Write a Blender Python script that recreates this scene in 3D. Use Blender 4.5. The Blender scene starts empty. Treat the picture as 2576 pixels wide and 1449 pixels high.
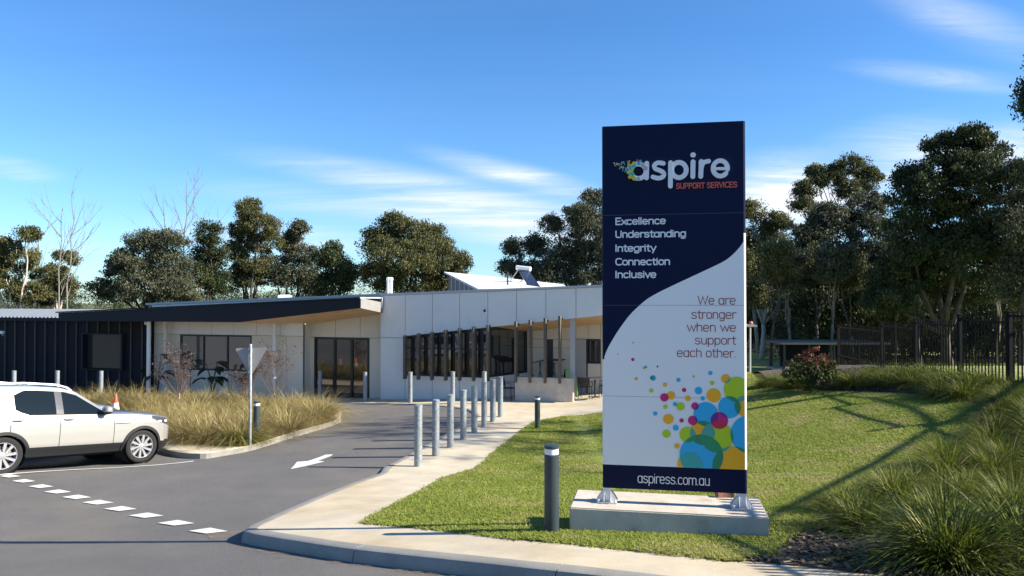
import bpy, bmesh, math, random
import numpy as np
from mathutils import Vector, Matrix
R = math.radians
random.seed(7)
rng = np.random.default_rng(11)
SC = bpy.context.scene
COL = SC.collection

# ---------------------------------------------------------------- camera
FPX = 1880.0                       # focal length in pixels of a 2576 px wide picture
CZ = 1.6                           # eye height
PITCH = math.atan(32.5 / FPX)
cam = bpy.data.cameras.new('camera')
cam.sensor_width = 36.0
cam.lens = 36.0 * FPX / 2576.0
cam.clip_start = 0.05
cam.clip_end = 5000
camo = bpy.data.objects.new('camera', cam)
COL.objects.link(camo)
camo.location = (0, 0, CZ)
camo.rotation_euler = (math.pi / 2 + PITCH, 0, 0)
SC.camera = camo

# ---------------------------------------------------------------- sun and sky
SUN_EL, SUN_AZ = R(30), R(100.3)      # azimuth measured from +Y towards +X
SUN = Vector((math.cos(SUN_EL) * math.sin(SUN_AZ), math.cos(SUN_EL) * math.cos(SUN_AZ), math.sin(SUN_EL)))
sl = bpy.data.lights.new('sun', 'SUN')
sl.energy = 5.0
sl.angle = R(0.5)
sl.color = (1.0, 0.92, 0.79)
slo = bpy.data.objects.new('sun', sl)
COL.objects.link(slo)
slo.rotation_euler = (-SUN).to_track_quat('-Z', 'Y').to_euler()
SC.view_settings.view_transform = 'Standard'
SC.view_settings.look = 'None'
SC.view_settings.exposure = 1.27
SC.view_settings.gamma = 1.0
SC.cycles.max_bounces = 8
SC.cycles.transparent_max_bounces = 8


def make_world():
    w = bpy.data.worlds.new('World')
    SC.world = w
    w.use_nodes = True
    nt = w.node_tree
    N, L = nt.nodes, nt.links
    bg = N['Background']
    bg.inputs[1].default_value = 0.085
    sky = N.new('ShaderNodeTexSky')
    sky.sky_type = 'NISHITA'
    sky.sun_disc = False
    sky.sun_elevation = SUN_EL
    sky.sun_rotation = SUN_AZ
    sky.air_density = 1.0
    sky.dust_density = 0.2
    sky.ozone_density = 3.0
    hs = N.new('ShaderNodeHueSaturation')
    hs.inputs['Saturation'].default_value = 1.22
    hs.inputs['Value'].default_value = 1.0
    L.new(sky.outputs[0], hs.inputs['Color'])
    tint = N.new('ShaderNodeMix'); tint.data_type = 'RGBA'; tint.blend_type = 'MULTIPLY'
    tint.inputs[0].default_value = 1.0
    tint.inputs[7].default_value = (0.73, 0.87, 1.03, 1)
    L.new(hs.outputs[0], tint.inputs[6])
    tc = N.new('ShaderNodeTexCoord')
    sep = N.new('ShaderNodeSeparateXYZ')
    L.new(tc.outputs['Generated'], sep.inputs[0])

    def M(op, a, b=None, c=None, clamp=False):
        m = N.new('ShaderNodeMath'); m.operation = op; m.use_clamp = clamp
        for i, v in enumerate((a, b, c)):
            if v is None: continue
            if isinstance(v, (int, float)): m.inputs[i].default_value = v
            else: L.new(v, m.inputs[i])
        return m.outputs[0]
    zz = M('ADD', M('MAXIMUM', sep.outputs[2], 0.0), 0.16)
    px = M('DIVIDE', sep.outputs[0], zz)
    py = M('DIVIDE', sep.outputs[1], zz)
    comb = N.new('ShaderNodeCombineXYZ')
    L.new(px, comb.inputs[0]); L.new(py, comb.inputs[1])

    def noise(rot, scale, loc, s, det, rough, dist):
        mp = N.new('ShaderNodeMapping')
        mp.inputs['Rotation'].default_value = (0, 0, rot)
        mp.inputs['Scale'].default_value = scale
        mp.inputs['Location'].default_value = loc
        L.new(comb.outputs[0], mp.inputs[0])
        n = N.new('ShaderNodeTexNoise')
        n.inputs['Scale'].default_value = s
        n.inputs['Detail'].default_value = det
        n.inputs['Roughness'].default_value = rough
        n.inputs['Distortion'].default_value = dist
        L.new(mp.outputs[0], n.inputs[0])
        return n.outputs[0]

    def ramp(v, lo, hi):
        mr = N.new('ShaderNodeMapRange'); mr.interpolation_type = 'SMOOTHSTEP'
        L.new(v, mr.inputs[0])
        mr.inputs[1].default_value = lo; mr.inputs[2].default_value = hi
        return mr.outputs[0]
    streak = ramp(noise(R(-24), (0.30, 2.4, 1), (0.4, 1.1, 0), 1.6, 10, .62, .6), 0.32, 0.74)
    fine = ramp(noise(R(12), (0.9, 3.2, 1), (3.1, 0.3, 2), 2.6, 12, .70, 1.0), 0.36, 0.76)
    # patches of cirrus by direction: (x/y, z/y)
    yy = M('MAXIMUM', M('ABSOLUTE', sep.outputs[1]), 0.02)
    dc = N.new('ShaderNodeCombineXYZ'); L.new(M('DIVIDE', sep.outputs[0], yy), dc.inputs[0]); L.new(M('DIVIDE', sep.outputs[2], yy), dc.inputs[1])

    def patch(u, v, ru, rv, ang, amp):
        mp = N.new('ShaderNodeMapping'); mp.vector_type = 'TEXTURE'
        mp.inputs['Location'].default_value = ((u - 1288) / FPX, (757 - v) / FPX, 0)
        mp.inputs['Rotation'].default_value = (0, 0, R(ang)); mp.inputs['Scale'].default_value = (ru / FPX, rv / FPX, 1)
        L.new(dc.outputs[0], mp.inputs[0])
        ln = N.new('ShaderNodeVectorMath'); ln.operation = 'LENGTH'; L.new(mp.outputs[0], ln.inputs[0])
        return M('MULTIPLY', ramp(ln.outputs['Value'], 1.0, 0.0), amp)
    tot = None
    for p in ((980, 450, 520, 60, -10, .8), (700, 600, 500, 60, -4, .6), (1330, 560, 560, 95, -9, 1.25), (1300, 440, 330, 45, -14, 1.1), (900, 520, 600, 60, -7, .45), (2000, 500, 280, 150, 0, 1.9), (2430, 400, 420, 120, 8, 1.5), (2380, 190, 330, 45, -6, .8),
              (2450, 60, 330, 90, -20, .55), (40, 425, 150, 40, -8, .6), (120, 620, 300, 60, 0, .35), (2250, 330, 260, 60, 10, .5), (1650, 690, 500, 60, 0, .5), (-700, 400, 600, 250, 0, .5), (3300, 350, 600, 300, 0, .8)):
        q = patch(*p); tot = q if tot is None else M('ADD', tot, q)
    tex = M('ADD', M('MULTIPLY', streak, 0.62), M('MULTIPLY', fine, 0.45))
    elev = sep.outputs[2]
    haze = M('MULTIPLY', ramp(elev, 0.22, -0.03), 0.07)
    cl = M('ADD', M('MULTIPLY', M('MULTIPLY', tot, M('ADD', tex, 0.22)), 0.85), M('ADD', haze, M('MULTIPLY', streak, 0.02)), None, True)
    mx = N.new('ShaderNodeMix'); mx.data_type = 'RGBA'
    L.new(cl, mx.inputs[0])
    low = N.new('ShaderNodeMix'); low.data_type = 'RGBA'; low.blend_type = 'MULTIPLY'
    L.new(M('MULTIPLY', ramp(elev, 0.24, 0.0), 0.85), low.inputs[0]); L.new(tint.outputs[2], low.inputs[6]); low.inputs[7].default_value = (0.70, 0.86, 1.0, 1)
    L.new(low.outputs[2], mx.inputs[6])
    mx.inputs[7].default_value = (4.9, 5.25, 5.7, 1)
    L.new(mx.outputs[2], bg.inputs[0])


make_world()


# ---------------------------------------------------------------- terrain
def sst(t):
    t = np.clip(t, 0, 1)
    return t * t * (3 - 2 * t)


def G(x, y):
    """height of the ground: falls away from the street, flattens at the car park, banks up to the right"""
    x = np.asarray(x, float); y = np.asarray(y, float)
    near = 1.55 + 0.133 * np.maximum(y, -1.0)
    far = 3.06 + 0.0271 * np.minimum(y, 75)
    h = np.clip(0.5 + 0.5 * (far - near) / 0.25, 0, 1)
    drop = far * (1 - h) + near * h - 0.25 * h * (1 - h)
    drop = drop + 0.24 * sst((-x - .3) / 8) * sst((y - 14.6) / 3.2)
    drop = drop + 0.045 * np.clip(0.3 - x, 0, 7) * (1 - sst((y - 8.5) / 6.5))
    tb = np.clip((x - 2.0) / 10.0, 0, 1)
    bank = 1.42 * (0.55 * tb + 0.45 * sst(tb)) * sst((y - 7) / 9) * (1 - sst((y - 27) / 13))
    return CZ - drop + bank


def ray(u, v):
    xn = (u - 1288.0) / FPX; yn = (724.5 - v) / FPX
    dy = math.cos(PITCH) - yn * math.sin(PITCH)
    return Vector((xn / dy, 1.0, (math.sin(PITCH) + yn * math.cos(PITCH)) / dy))


def P(u, v, D):
    d = ray(u, v)
    return Vector((d.x * D, D, CZ + d.z * D))


def off0(x, y): return 0.0


def g(u, v, off=off0):
    d = ray(u, v)
    f = lambda t: CZ + d.z * t - (float(G(d.x * t, t)) + off(d.x * t, t))
    t0 = 1.5
    while t0 < 400 and f(t0) > 0: t0 *= 1.02
    a, b = t0 / 1.02, t0
    for _ in range(30):
        m = (a + b) / 2
        if f(m) > 0: a = m
        else: b = m
    return (d.x * a, a)


def gz(x, y, o=0.0): return Vector((x, y, float(G(x, y)) + o))


def path_off(x, y):                # footpath stands a kerb's height above the street and runs out level further in
    return 0.14 - 0.11 * float(sst((y - 9.5) / 8))


def lawn_off(x, y): return path_off(x, y) + 0.012


# ---------------------------------------------------------------- materials
MATS = {}


def mat(name, col, rough=0.6, metal=0.0, var=0.0, vscale=4.0, bump=0.0, bscale=40.0, spec=0.5, coat=0.0, detail=6, col2=None,
        c2lo=0.45, c2hi=0.7, c2scale=1.5, trans=0.0, fine=0.0, fscale=120.0):
    if name in MATS: return MATS[name]
    m = bpy.data.materials.new(name); m.use_nodes = True
    nt = m.node_tree; N, L = nt.nodes, nt.links
    b = N['Principled BSDF']
    b.inputs['Roughness'].default_value = rough
    b.inputs['Metallic'].default_value = metal
    b.inputs['Specular IOR Level'].default_value = spec
    b.inputs['Coat Weight'].default_value = coat
    b.inputs['Coat Roughness'].default_value = 0.04
    tc = N.new('ShaderNodeTexCoord')
    src = None

    def nz(scale, det=detail, rgh=0.6):
        n = N.new('ShaderNodeTexNoise'); n.inputs['Scale'].default_value = scale
        n.inputs['Detail'].default_value = det; n.inputs['Roughness'].default_value = rgh
        L.new(tc.outputs['Object'], n.inputs[0])
        return n.outputs[0]
    rgb = N.new('ShaderNodeRGB'); rgb.outputs[0].default_value = (*col, 1)
    src = rgb.outputs[0]
    if col2 is not None:
        mr = N.new('ShaderNodeMapRange'); mr.interpolation_type = 'SMOOTHSTEP'
        L.new(nz(c2scale), mr.inputs[0]); mr.inputs[1].default_value = c2lo; mr.inputs[2].default_value = c2hi
        mx = N.new('ShaderNodeMix'); mx.data_type = 'RGBA'
        L.new(mr.outputs[0], mx.inputs[0]); L.new(src, mx.inputs[6]); mx.inputs[7].default_value = (*col2, 1)
        src = mx.outputs[2]
    for amt, sc_ in ((var, vscale), (fine, fscale)):
        if amt > 0:
            mr = N.new('ShaderNodeMapRange')
            L.new(nz(sc_), mr.inputs[0]); mr.inputs[1].default_value = 0.3; mr.inputs[2].default_value = 0.7
            mr.inputs[3].default_value = 1 - amt; mr.inputs[4].default_value = 1 + amt
            mx = N.new('ShaderNodeVectorMath'); mx.operation = 'SCALE'
            L.new(src, mx.inputs[0]); L.new(mr.outputs[0], mx.inputs['Scale'])
            src = mx.outputs[0]
    L.new(src, b.inputs['Base Color'])
    if bump > 0:
        bp = N.new('ShaderNodeBump'); bp.inputs['Strength'].default_value = bump; bp.inputs['Distance'].default_value = 0.02
        L.new(nz(bscale), bp.inputs['Height']); L.new(bp.outputs[0], b.inputs['Normal'])
    if trans > 0:
        b.inputs['Transmission Weight'].default_value = trans
    MATS[name] = m
    return m


def leaf_mat(name, cols, trans=0.25, rough=0.5):
    """colour picked per leaf from the mesh attribute 'tint'"""
    if name in MATS: return MATS[name]
    m = bpy.data.materials.new(name); m.use_nodes = True
    nt = m.node_tree; N, L = nt.nodes, nt.links
    b = N['Principled BSDF']; b.inputs['Roughness'].default_value = max(rough, .6)
    b.inputs['Specular IOR Level'].default_value = 0.2
    at = N.new('ShaderNodeAttribute'); at.attribute_name = 'tint'
    cr = N.new('ShaderNodeValToRGB')
    els = cr.color_ramp.elements
    while len(els) < len(cols): els.new(0.5)
    for i, c in enumerate(cols):
        els[i].position = i / (len(cols) - 1); els[i].color = (*c, 1)
    L.new(at.outputs['Fac'], cr.inputs[0])
    L.new(cr.outputs[0], b.inputs['Base Color'])
    t = N.new('ShaderNodeBsdfTranslucent'); L.new(cr.outputs[0], t.inputs[0])
    mix = N.new('ShaderNodeMixShader'); mix.inputs[0].default_value = trans
    L.new(b.outputs[0], mix.inputs[1]); L.new(t.outputs[0], mix.inputs[2])
    L.new(mix.outputs[0], N['Material Output'].inputs[0])
    MATS[name] = m
    return m


M_ASPH = mat('asphalt', (0.120, 0.113, 0.104), .9, var=.12, vscale=.9, bump=.6, bscale=110, fine=.40, fscale=90, col2=(0.168, 0.148, 0.120), c2lo=.45, c2hi=.78, c2scale=.28)
M_CONC = mat('pale_concrete', (0.50, 0.435, 0.315), .9, var=.13, vscale=1.6, bump=.2, bscale=60, col2=(0.44, 0.33, 0.19), c2lo=.46, c2hi=.76, c2scale=.5, fine=.10, fscale=70)
M_KERB = mat('kerb_concrete', (0.27, 0.255, 0.22), .85, var=.14, vscale=3, bump=.2, bscale=50, fine=.1, fscale=90)
M_PLINTH = mat('plinth_concrete', (0.50, 0.45, 0.37), .85, var=.15, vscale=3, bump=.2, bscale=30, col2=(.36, .27, .18), c2lo=.56, c2hi=.8, c2scale=2.2, fine=.1, fscale=60)
M_SOIL = mat('soil', (0.10, 0.085, 0.05), 1, var=.3, vscale=.4, bump=.5, bscale=12, col2=(0.09, 0.12, 0.03), c2scale=.15, c2lo=.4, c2hi=.6)
M_MULCH = mat('mulch', (0.060, 0.043, 0.030), 1, var=.45, vscale=14, bump=1, bscale=26)
M_LAWN = mat('lawn_ground', (0.23, 0.27, 0.055), 1, var=.25, vscale=2.2, bump=.8, bscale=30, col2=(0.24, 0.205, 0.085), c2lo=.47, c2hi=.72, c2scale=.8, fine=.3, fscale=34)
M_PAINT = mat('road_paint', (0.62, 0.61, 0.575), .85, var=.10, vscale=9, bump=.2, bscale=90, fine=.12, fscale=50)
M_GALV = mat('galvanised_steel', (0.27, 0.30, 0.315), .5, .4, var=.28, vscale=14, bump=.05, bscale=30, detail=3)
M_DGREY = mat('dark_grey_paint', (0.028, 0.042, 0.048), .45, var=.08)
M_BLACK = mat('black_metal', (0.018, 0.019, 0.022), .5, var=.1)
M_FENCE = mat('fence_black', (0.010, 0.010, 0.011), .8, spec=.1, var=.15)
M_WALL = mat('cream_panel', (0.66, 0.585, 0.465), .55, var=.035, vscale=.5, fine=.02, fscale=5)
M_WHITEP = mat('white_panel', (0.70, 0.675, 0.63), .35, var=.03, vscale=.4, fine=.015, fscale=4)
M_JOINT = mat('joint_grey', (0.16, 0.16, 0.16), .8)
M_CAP = mat('capping_grey', (0.42, 0.43, 0.44), .45, .2)
M_FASC = mat('charcoal_fascia', (0.013, 0.015, 0.020), .65, spec=.25, var=.05, vscale=1)
M_SOFF = mat('timber_soffit', (0.62, 0.40, 0.21), .5, var=.10, vscale=2, fine=.05, fscale=20)
M_FIN = mat('weathered_timber', (0.115, 0.093, 0.070), .8, var=.25, vscale=7, fine=.2, fscale=40)
M_FRAME = mat('window_frame', (0.012, 0.012, 0.013), .35)
M_ROOFW = mat('white_roof', (0.80, 0.79, 0.77), .4)
M_DARKWALL = mat('dark_cladding', (0.009, 0.010, 0.014), .7, spec=.2, var=.1, vscale=.6)
M_RIB_SUNLIT = mat('sunlit_cladding_rib', (0.12, 0.098, 0.085), .6, spec=.2)  # ribs of the dark cladding, sun on their edges put into the colour
M_WHITE = mat('white_plastic', (0.78, 0.78, 0.76), .4)
M_TRUNK = mat('grey_bark', (0.17, 0.145, 0.12), .95, var=.35, vscale=3, bump=.6, bscale=10)
M_TRUNKP = mat('pale_bark', (0.46, 0.41, 0.34), .9, var=.25, vscale=2, bump=.4, bscale=8)
M_TRUNKD = mat('dark_bark', (0.070, 0.058, 0.046), .95, var=.35, vscale=3, bump=.6, bscale=10)


def glass_mat(name, col, rough=0.03, spec=0.9):
    m = mat(name, col, rough, spec=spec)
    m.node_tree.nodes['Principled BSDF'].inputs['IOR'].default_value = 2.1
    return m


M_GLASS = glass_mat('dark_glass', (0.014, 0.016, 0.016))
M_GLASS.node_tree.nodes['Principled BSDF'].inputs['IOR'].default_value = 1.75
M_GLASSW = glass_mat('grey_glass', (0.050, 0.054, 0.052), .06, .8)


# ---------------------------------------------------------------- mesh helpers
class MB:
    def __init__(self):
        self.v, self.f, self.m, self.mats = [], [], [], []

    def mi(self, m):
        if m not in self.mats: self.mats.append(m)
        return self.mats.index(m)

    def add(self, vs, fs, m):
        o = len(self.v); k = self.mi(m)
        self.v += [Vector(p) for p in vs]
        for f in fs:
            self.f.append([o + i for i in f]); self.m.append(k)
        return self

    def box(self, c, s, m, rz=0.0, mtx=None):
        c = Vector(c); hx, hy, hz = s[0] / 2, s[1] / 2, s[2] / 2
        rot = mtx if mtx is not None else Matrix.Rotation(rz, 3, 'Z')
        vs = [c + rot @ Vector((x * hx, y * hy, z * hz)) for z in (-1, 1) for x, y in ((-1, -1), (1, -1), (1, 1), (-1, 1))]
        return self.add(vs, [(3, 2, 1, 0), (4, 5, 6, 7), (0, 1, 5, 4), (1, 2, 6, 5), (2, 3, 7, 6), (3, 0, 4, 7)], m)

    def prism(self, pts, vec, m, m_side=None):
        """polygon pts (3D, in order) extruded along vec"""
        pts = [Vector(p) for p in pts]; vec = Vector(vec); n = len(pts)
        nrm = Vector((0, 0, 0))
        for i in range(n): nrm += (pts[i] - pts[0]).cross(pts[(i + 1) % n] - pts[0])
        if nrm.dot(vec) > 0: pts = pts[::-1]
        o = len(self.v); k = self.mi(m); ks = self.mi(m_side or m)
        self.v += pts + [p + vec for p in pts]
        self.f.append(list(range(o, o + n))); self.m.append(k)
        self.f.append(list(range(o + 2 * n - 1, o + n - 1, -1))); self.m.append(k)
        for i in range(n):
            j = (i + 1) % n
            self.f.append([o + j, o + i, o + n + i, o + n + j]); self.m.append(ks)
        return self

    def bar(self, a, b, w, m, w2=None, up=(0, 0, 1)):
        a, b = Vector(a), Vector(b); d = (b - a).normalized()
        s = d.cross(Vector(up))
        if s.length < 1e-4: s = d.cross(Vector((1, 0, 0)))
        s.normalize(); t = s.cross(d)
        w2 = w2 or w
        q = [a + s * (x * w / 2) + t * (y * w2 / 2) for x, y in ((-1, -1), (1, -1), (1, 1), (-1, 1))]
        return self.prism(q, b - a, m)

    def tube(self, path, rad, m, seg=8, caps=True):
        path = [Vector(p) for p in path]; n = len(path)
        if not isinstance(rad, (list, tuple)): rad = [rad] * n
        o = len(self.v); k = self.mi(m); ref = None
        for i, p in enumerate(path):
            d = (path[min(i + 1, n - 1)] - path[max(i - 1, 0)]).normalized()
            if ref is None: ref = d.orthogonal().normalized()
            ref = (ref - d * ref.dot(d))
            if ref.length < 1e-6: ref = d.orthogonal()
            ref.normalize(); b = d.cross(ref)
            for j in range(seg):
                a = 2 * math.pi * j / seg
                self.v.append(p + (ref * math.cos(a) + b * math.sin(a)) * rad[i])
        for i in range(n - 1):
            for j in range(seg):
                j2 = (j + 1) % seg
                self.f.append([o + i * seg + j, o + i * seg + j2, o + (i + 1) * seg + j2, o + (i + 1) * seg + j]); self.m.append(k)
        if caps:
            self.f.append([o + j for j in range(seg)][::-1]); self.m.append(k)
            self.f.append([o + (n - 1) * seg + j for j in range(seg)]); self.m.append(k)
        return self

    def lathe(self, prof, c, axis, m, seg=24, caps=True):
        """prof: (radius, along-axis) pairs"""
        c = Vector(c); ax = Vector(axis).normalized(); a1 = ax.orthogonal().normalized(); a2 = ax.cross(a1)
        o = len(self.v); k = self.mi(m); n = len(prof)
        for r, h in prof:
            for j in range(seg):
                a = 2 * math.pi * j / seg
                self.v.append(c + ax * h + (a1 * math.cos(a) + a2 * math.sin(a)) * r)
        for i in range(n - 1):
            for j in range(seg):
                j2 = (j + 1) % seg
                self.f.append([o + i * seg + j, o + i * seg + j2, o + (i + 1) * seg + j2, o + (i + 1) * seg + j]); self.m.append(k)
        if not caps: return self
        if prof[0][0] > 1e-4: self.f.append([o + j for j in range(seg)][::-1]); self.m.append(k)
        if prof[-1][0] > 1e-4: self.f.append([o + (n - 1) * seg + j for j in range(seg)]); self.m.append(k)
        return self

    def build(self, name, parent=None, smooth=False, loc=None, local=False, bevel=0.0):
        me = bpy.data.meshes.new(name)
        o = bpy.data.objects.new(name, me)
        base = Vector((0, 0, 0))
        if parent is not None and not local:
            p = parent
            while p is not None: base += p.location; p = p.parent
        if loc is not None:
            base = base + Vector(loc) if parent is None else base
            o.location = loc
        me.from_pydata([v - base for v in self.v], [], self.f)
        for m in self.mats: me.materials.append(m)
        me.polygons.foreach_set('material_index', self.m)
        if smooth is True:
            me.polygons.foreach_set('use_smooth', [True] * len(me.polygons))
        me.update()
        if smooth and smooth is not True:
            me.polygons.foreach_set('use_smooth', [True] * len(me.polygons))
            bm = bmesh.new(); bm.from_mesh(me)
            bmesh.ops.remove_doubles(bm, verts=bm.verts, dist=1e-5)
            for e in bm.edges:
                if len(e.link_faces) == 2 and e.calc_face_angle(0) > smooth: e.smooth = False
            bm.to_mesh(me); bm.free()
        if bevel > 0:
            bm = bmesh.new(); bm.from_mesh(me)
            bmesh.ops.remove_doubles(bm, verts=bm.verts, dist=1e-5)
            es = [e for e in bm.edges if len(e.link_faces) == 2 and e.calc_face_angle(0) > 0.5]
            bmesh.ops.bevel(bm, geom=es, offset=bevel, segments=2, affect='EDGES', clamp_overlap=True)
            bm.to_mesh(me); bm.free()
        COL.objects.link(o)
        if parent is not None: o.parent = parent
        return o


def tag(o, label, cat, group=None):
    o['label'] = label; o['category'] = cat
    if group: o['group'] = group
    return o


def thing(name, label, cat, loc=(0, 0, 0), rz=0.0, group=None):
    o = bpy.data.objects.new(name, None); COL.objects.link(o)
    o.location = loc; o.rotation_euler = (0, 0, rz); o.empty_display_size = .2
    return tag(o, label, cat, group)


def struct(o, kind='structure'):
    o['kind'] = kind
    return o


def copy_tree(o, parent=None):
    c = o.copy(); COL.objects.link(c)
    if parent is not None: c.parent = parent
    for ch in list(o.children): copy_tree(ch, c)
    return c


def quads_mesh(name, V, nper, mats, tint=None, smooth=False, parent=None, loc=(0, 0, 0)):
    """V: (N, nper, 3) separate polygons"""
    N_ = V.shape[0]
    me = bpy.data.meshes.new(name)
    me.vertices.add(N_ * nper); me.vertices.foreach_set('co', V.reshape(-1).astype(np.float32))
    me.loops.add(N_ * nper); me.loops.foreach_set('vertex_index', np.arange(N_ * nper, dtype=np.int32))
    me.polygons.add(N_)
    me.polygons.foreach_set('loop_start', np.arange(0, N_ * nper, nper, dtype=np.int32))
    try: me.polygons.foreach_set('loop_total', np.full(N_, nper, dtype=np.int32))
    except Exception: pass
    for m in (mats if isinstance(mats, (list, tuple)) else [mats]): me.materials.append(m)
    if tint is not None:
        at = me.attributes.new('tint', 'FLOAT', 'FACE'); at.data.foreach_set('value', tint.astype(np.float32))
    me.update(calc_edges=True)
    o = bpy.data.objects.new(name, me); o.location = loc
    COL.objects.link(o)
    if parent is not None: o.parent = parent
    return o


def sheet(name, pts, off, m, step=0.8, parent=None, skirt=0.0, m_skirt=None):
    """ground surface: outline in plan, following the terrain"""
    bm = bmesh.new()
    vs = [bm.verts.new((x, y, 0)) for x, y in pts]
    es = [bm.edges.new((vs[i], vs[(i + 1) % len(vs)])) for i in range(len(vs))]
    bmesh.ops.triangle_fill(bm, edges=es, use_beauty=True)
    xs = [p[0] for p in pts]; ys = [p[1] for p in pts]
    for axis, lo, hi in ((0, min(xs), max(xs)), (1, min(ys), max(ys))):
        c = lo + step
        st = step
        while c < hi:
            no = (1, 0, 0) if axis == 0 else (0, 1, 0)
            co = (c, 0, 0) if axis == 0 else (0, c, 0)
            bmesh.ops.bisect_plane(bm, geom=bm.verts[:] + bm.edges[:] + bm.faces[:], plane_co=co, plane_no=no, dist=1e-4)
            c += st if c < 45 else 8
    for v in bm.verts: v.co.z = float(G(v.co.x, v.co.y)) + off(v.co.x, v.co.y)
    for f in bm.faces:
        if f.normal.z < 0: f.normal_flip()
    bm.normal_update()
    for f in bm.faces:
        if f.normal.z < 0: f.normal_flip()
        f.smooth = True
    if skirt > 0:
        bd = [e for e in bm.edges if e.is_boundary]
        r = bmesh.ops.extrude_edge_only(bm, edges=bd)
        for v in r['geom']:
            if isinstance(v, bmesh.types.BMVert): v.co.z -= skirt
        for f in r['geom']:
            if isinstance(f, bmesh.types.BMFace): f.smooth = False; f.material_index = 1 if m_skirt else 0
        bmesh.ops.recalc_face_normals(bm, faces=bm.faces[:])
    me = bpy.data.meshes.new(name); bm.to_mesh(me); bm.free()
    me.materials.append(m)
    if m_skirt: me.materials.append(m_skirt)
    o = bpy.data.objects.new(name, me); COL.objects.link(o)
    if parent is not None: o.parent = parent
    return o


def inpoly(x, y, poly):
    r = np.zeros(len(x), bool); n = len(poly)
    for i in range(n):
        x1, y1 = poly[i]; x2, y2 = poly[(i + 1) % n]
        c = ((y1 > y) != (y2 > y))
        xi = (x2 - x1) * (y - y1) / (y2 - y1 + 1e-12) + x1
        r ^= c & (x < xi)
    return r


def px(pts, off=off0): return [g(u, v, off) for u, v in pts]


def smooth_line(pts, n=4):
    """Catmull-Rom through plan points"""
    out = []
    k = len(pts)
    for i in range(k - 1):
        p0, p1, p2, p3 = [np.array(pts[j]) for j in (max(i - 1, 0), i, i + 1, min(i + 2, k - 1))]
        for s in range(n):
            t = s / n
            out.append(tuple(0.5 * ((2 * p1) + (-p0 + p2) * t + (2 * p0 - 5 * p1 + 4 * p2 - p3) * t * t + (-p0 + 3 * p1 - 3 * p2 + p3) * t ** 3)))
    out.append(tuple(pts[-1]))
    return out

# ================================================================ THE GROUND
def make_ground():
    # one sheet out to the horizon
    xs = np.unique(np.concatenate([np.linspace(-900, -60, 15), np.arange(-60, 61, 1.5), np.linspace(60, 900, 15)]))
    ys = np.unique(np.concatenate([np.linspace(-300, -12, 10), np.arange(-12, 80, 1.0), np.linspace(80, 1500, 24)]))
    X, Y = np.meshgrid(xs, ys)
    Z = G(X, Y) - 0.06
    V = np.stack([X, Y, Z], -1).reshape(-1, 3)
    nx, ny = len(xs), len(ys)
    F = [(j * nx + i, j * nx + i + 1, (j + 1) * nx + i + 1, (j + 1) * nx + i) for j in range(ny - 1) for i in range(nx - 1)]
    me = bpy.data.meshes.new('ground'); me.from_pydata(V.tolist(), [], F); me.materials.append(M_SOIL)
    me.polygons.foreach_set('use_smooth', [True] * len(F))
    o = bpy.data.objects.new('ground', me); COL.objects.link(o); struct(o)


make_ground()

DRIVE_EDGE = [(639, 1327), (725, 1289), (812, 1251), (900, 1216), (966, 1193), (976, 1184), (990, 1170), (1068, 1128), (1151, 1081),
              (1196, 1056), (1205, 1047), (1196, 1036), (1173, 1027), (1108, 1019.5), (1036, 1015.5), (927, 1013), (841, 1009)]
LAWN_FRONT = [(1515.5, 1038), (1414.5, 1047), (1355, 1058), (1342, 1062), (1324, 1074), (1281, 1107), (1234, 1143), (1216, 1163), (1195, 1177),
              (1111.5, 1203), (1014, 1258), (925, 1304), (906, 1312), (915, 1315), (953, 1318), (1036, 1325), (1180, 1341), (1288, 1354), (1425, 1365),
              (1533.5, 1376.5), (1700, 1394), (1853, 1409)]
KERB_BACK = [(2560, 1560), (1800, 1467), (1533, 1435), (1360, 1417.5), (1238, 1405), (913, 1372), (747, 1349), (665, 1336)]


def f_asph(x, y): return 0.0


ASPH = [(-60, -14), (40, -14), (40, 2.0)] + px([(1900, 1420), (1500, 1400), (900, 1350), (760, 1315), (840, 1265), (990, 1205), (1100, 1135), (1230, 1060),
                                                (1225, 1030), (1175, 1018), (1040, 1008), (841, 1001), (500, 997), (100, 990), (-300, 985), (-900, 980)]) + [(-60, 26)]
drive = struct(sheet('driveway', ASPH, f_asph, M_ASPH, .6))

path_edge = px(DRIVE_EDGE, path_off)
back_plan = [(-10, 31.5), (-24, 37), (-24, 46), (14, 46), (13.6, 41), (12.2, 39)]
lawn_px = px(LAWN_FRONT, lawn_off)
FOOT = px([(660, 1338)], path_off) + path_edge + px([(600, 1003), (300, 1000)], path_off) + back_plan + [(10.5, 36)] + \
    px([(1800, 968), (1650, 1008)], path_off) + px(LAWN_FRONT, path_off) + px([(2000, 1423), (2148, 1441), (2236, 1449), (2560, 1490)], path_off) + \
    [(7.5, 4.6)] + px(KERB_BACK, path_off)
foot = struct(sheet('footpath', FOOT, path_off, M_CONC, 0.7))

LAWN_BACK = [(1930, 972), (1900, 950)]
lawn_right_px = [(1940, 1392), (1985, 1352), (2080, 1300), (2200, 1240), (2330, 1160), (2440, 1085), (2470, 1020), (2390, 1000), (2250, 990), (2080, 984), (1960, 980), (1925, 976)]
LAWN = lawn_px + px(lawn_right_px, lawn_off) + [(10.6, 35.5)] + px([(1800, 968), (1650, 1008)], lawn_off)
lawn = struct(sheet('lawn', LAWN, lawn_off, M_LAWN, 0.7))

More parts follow.
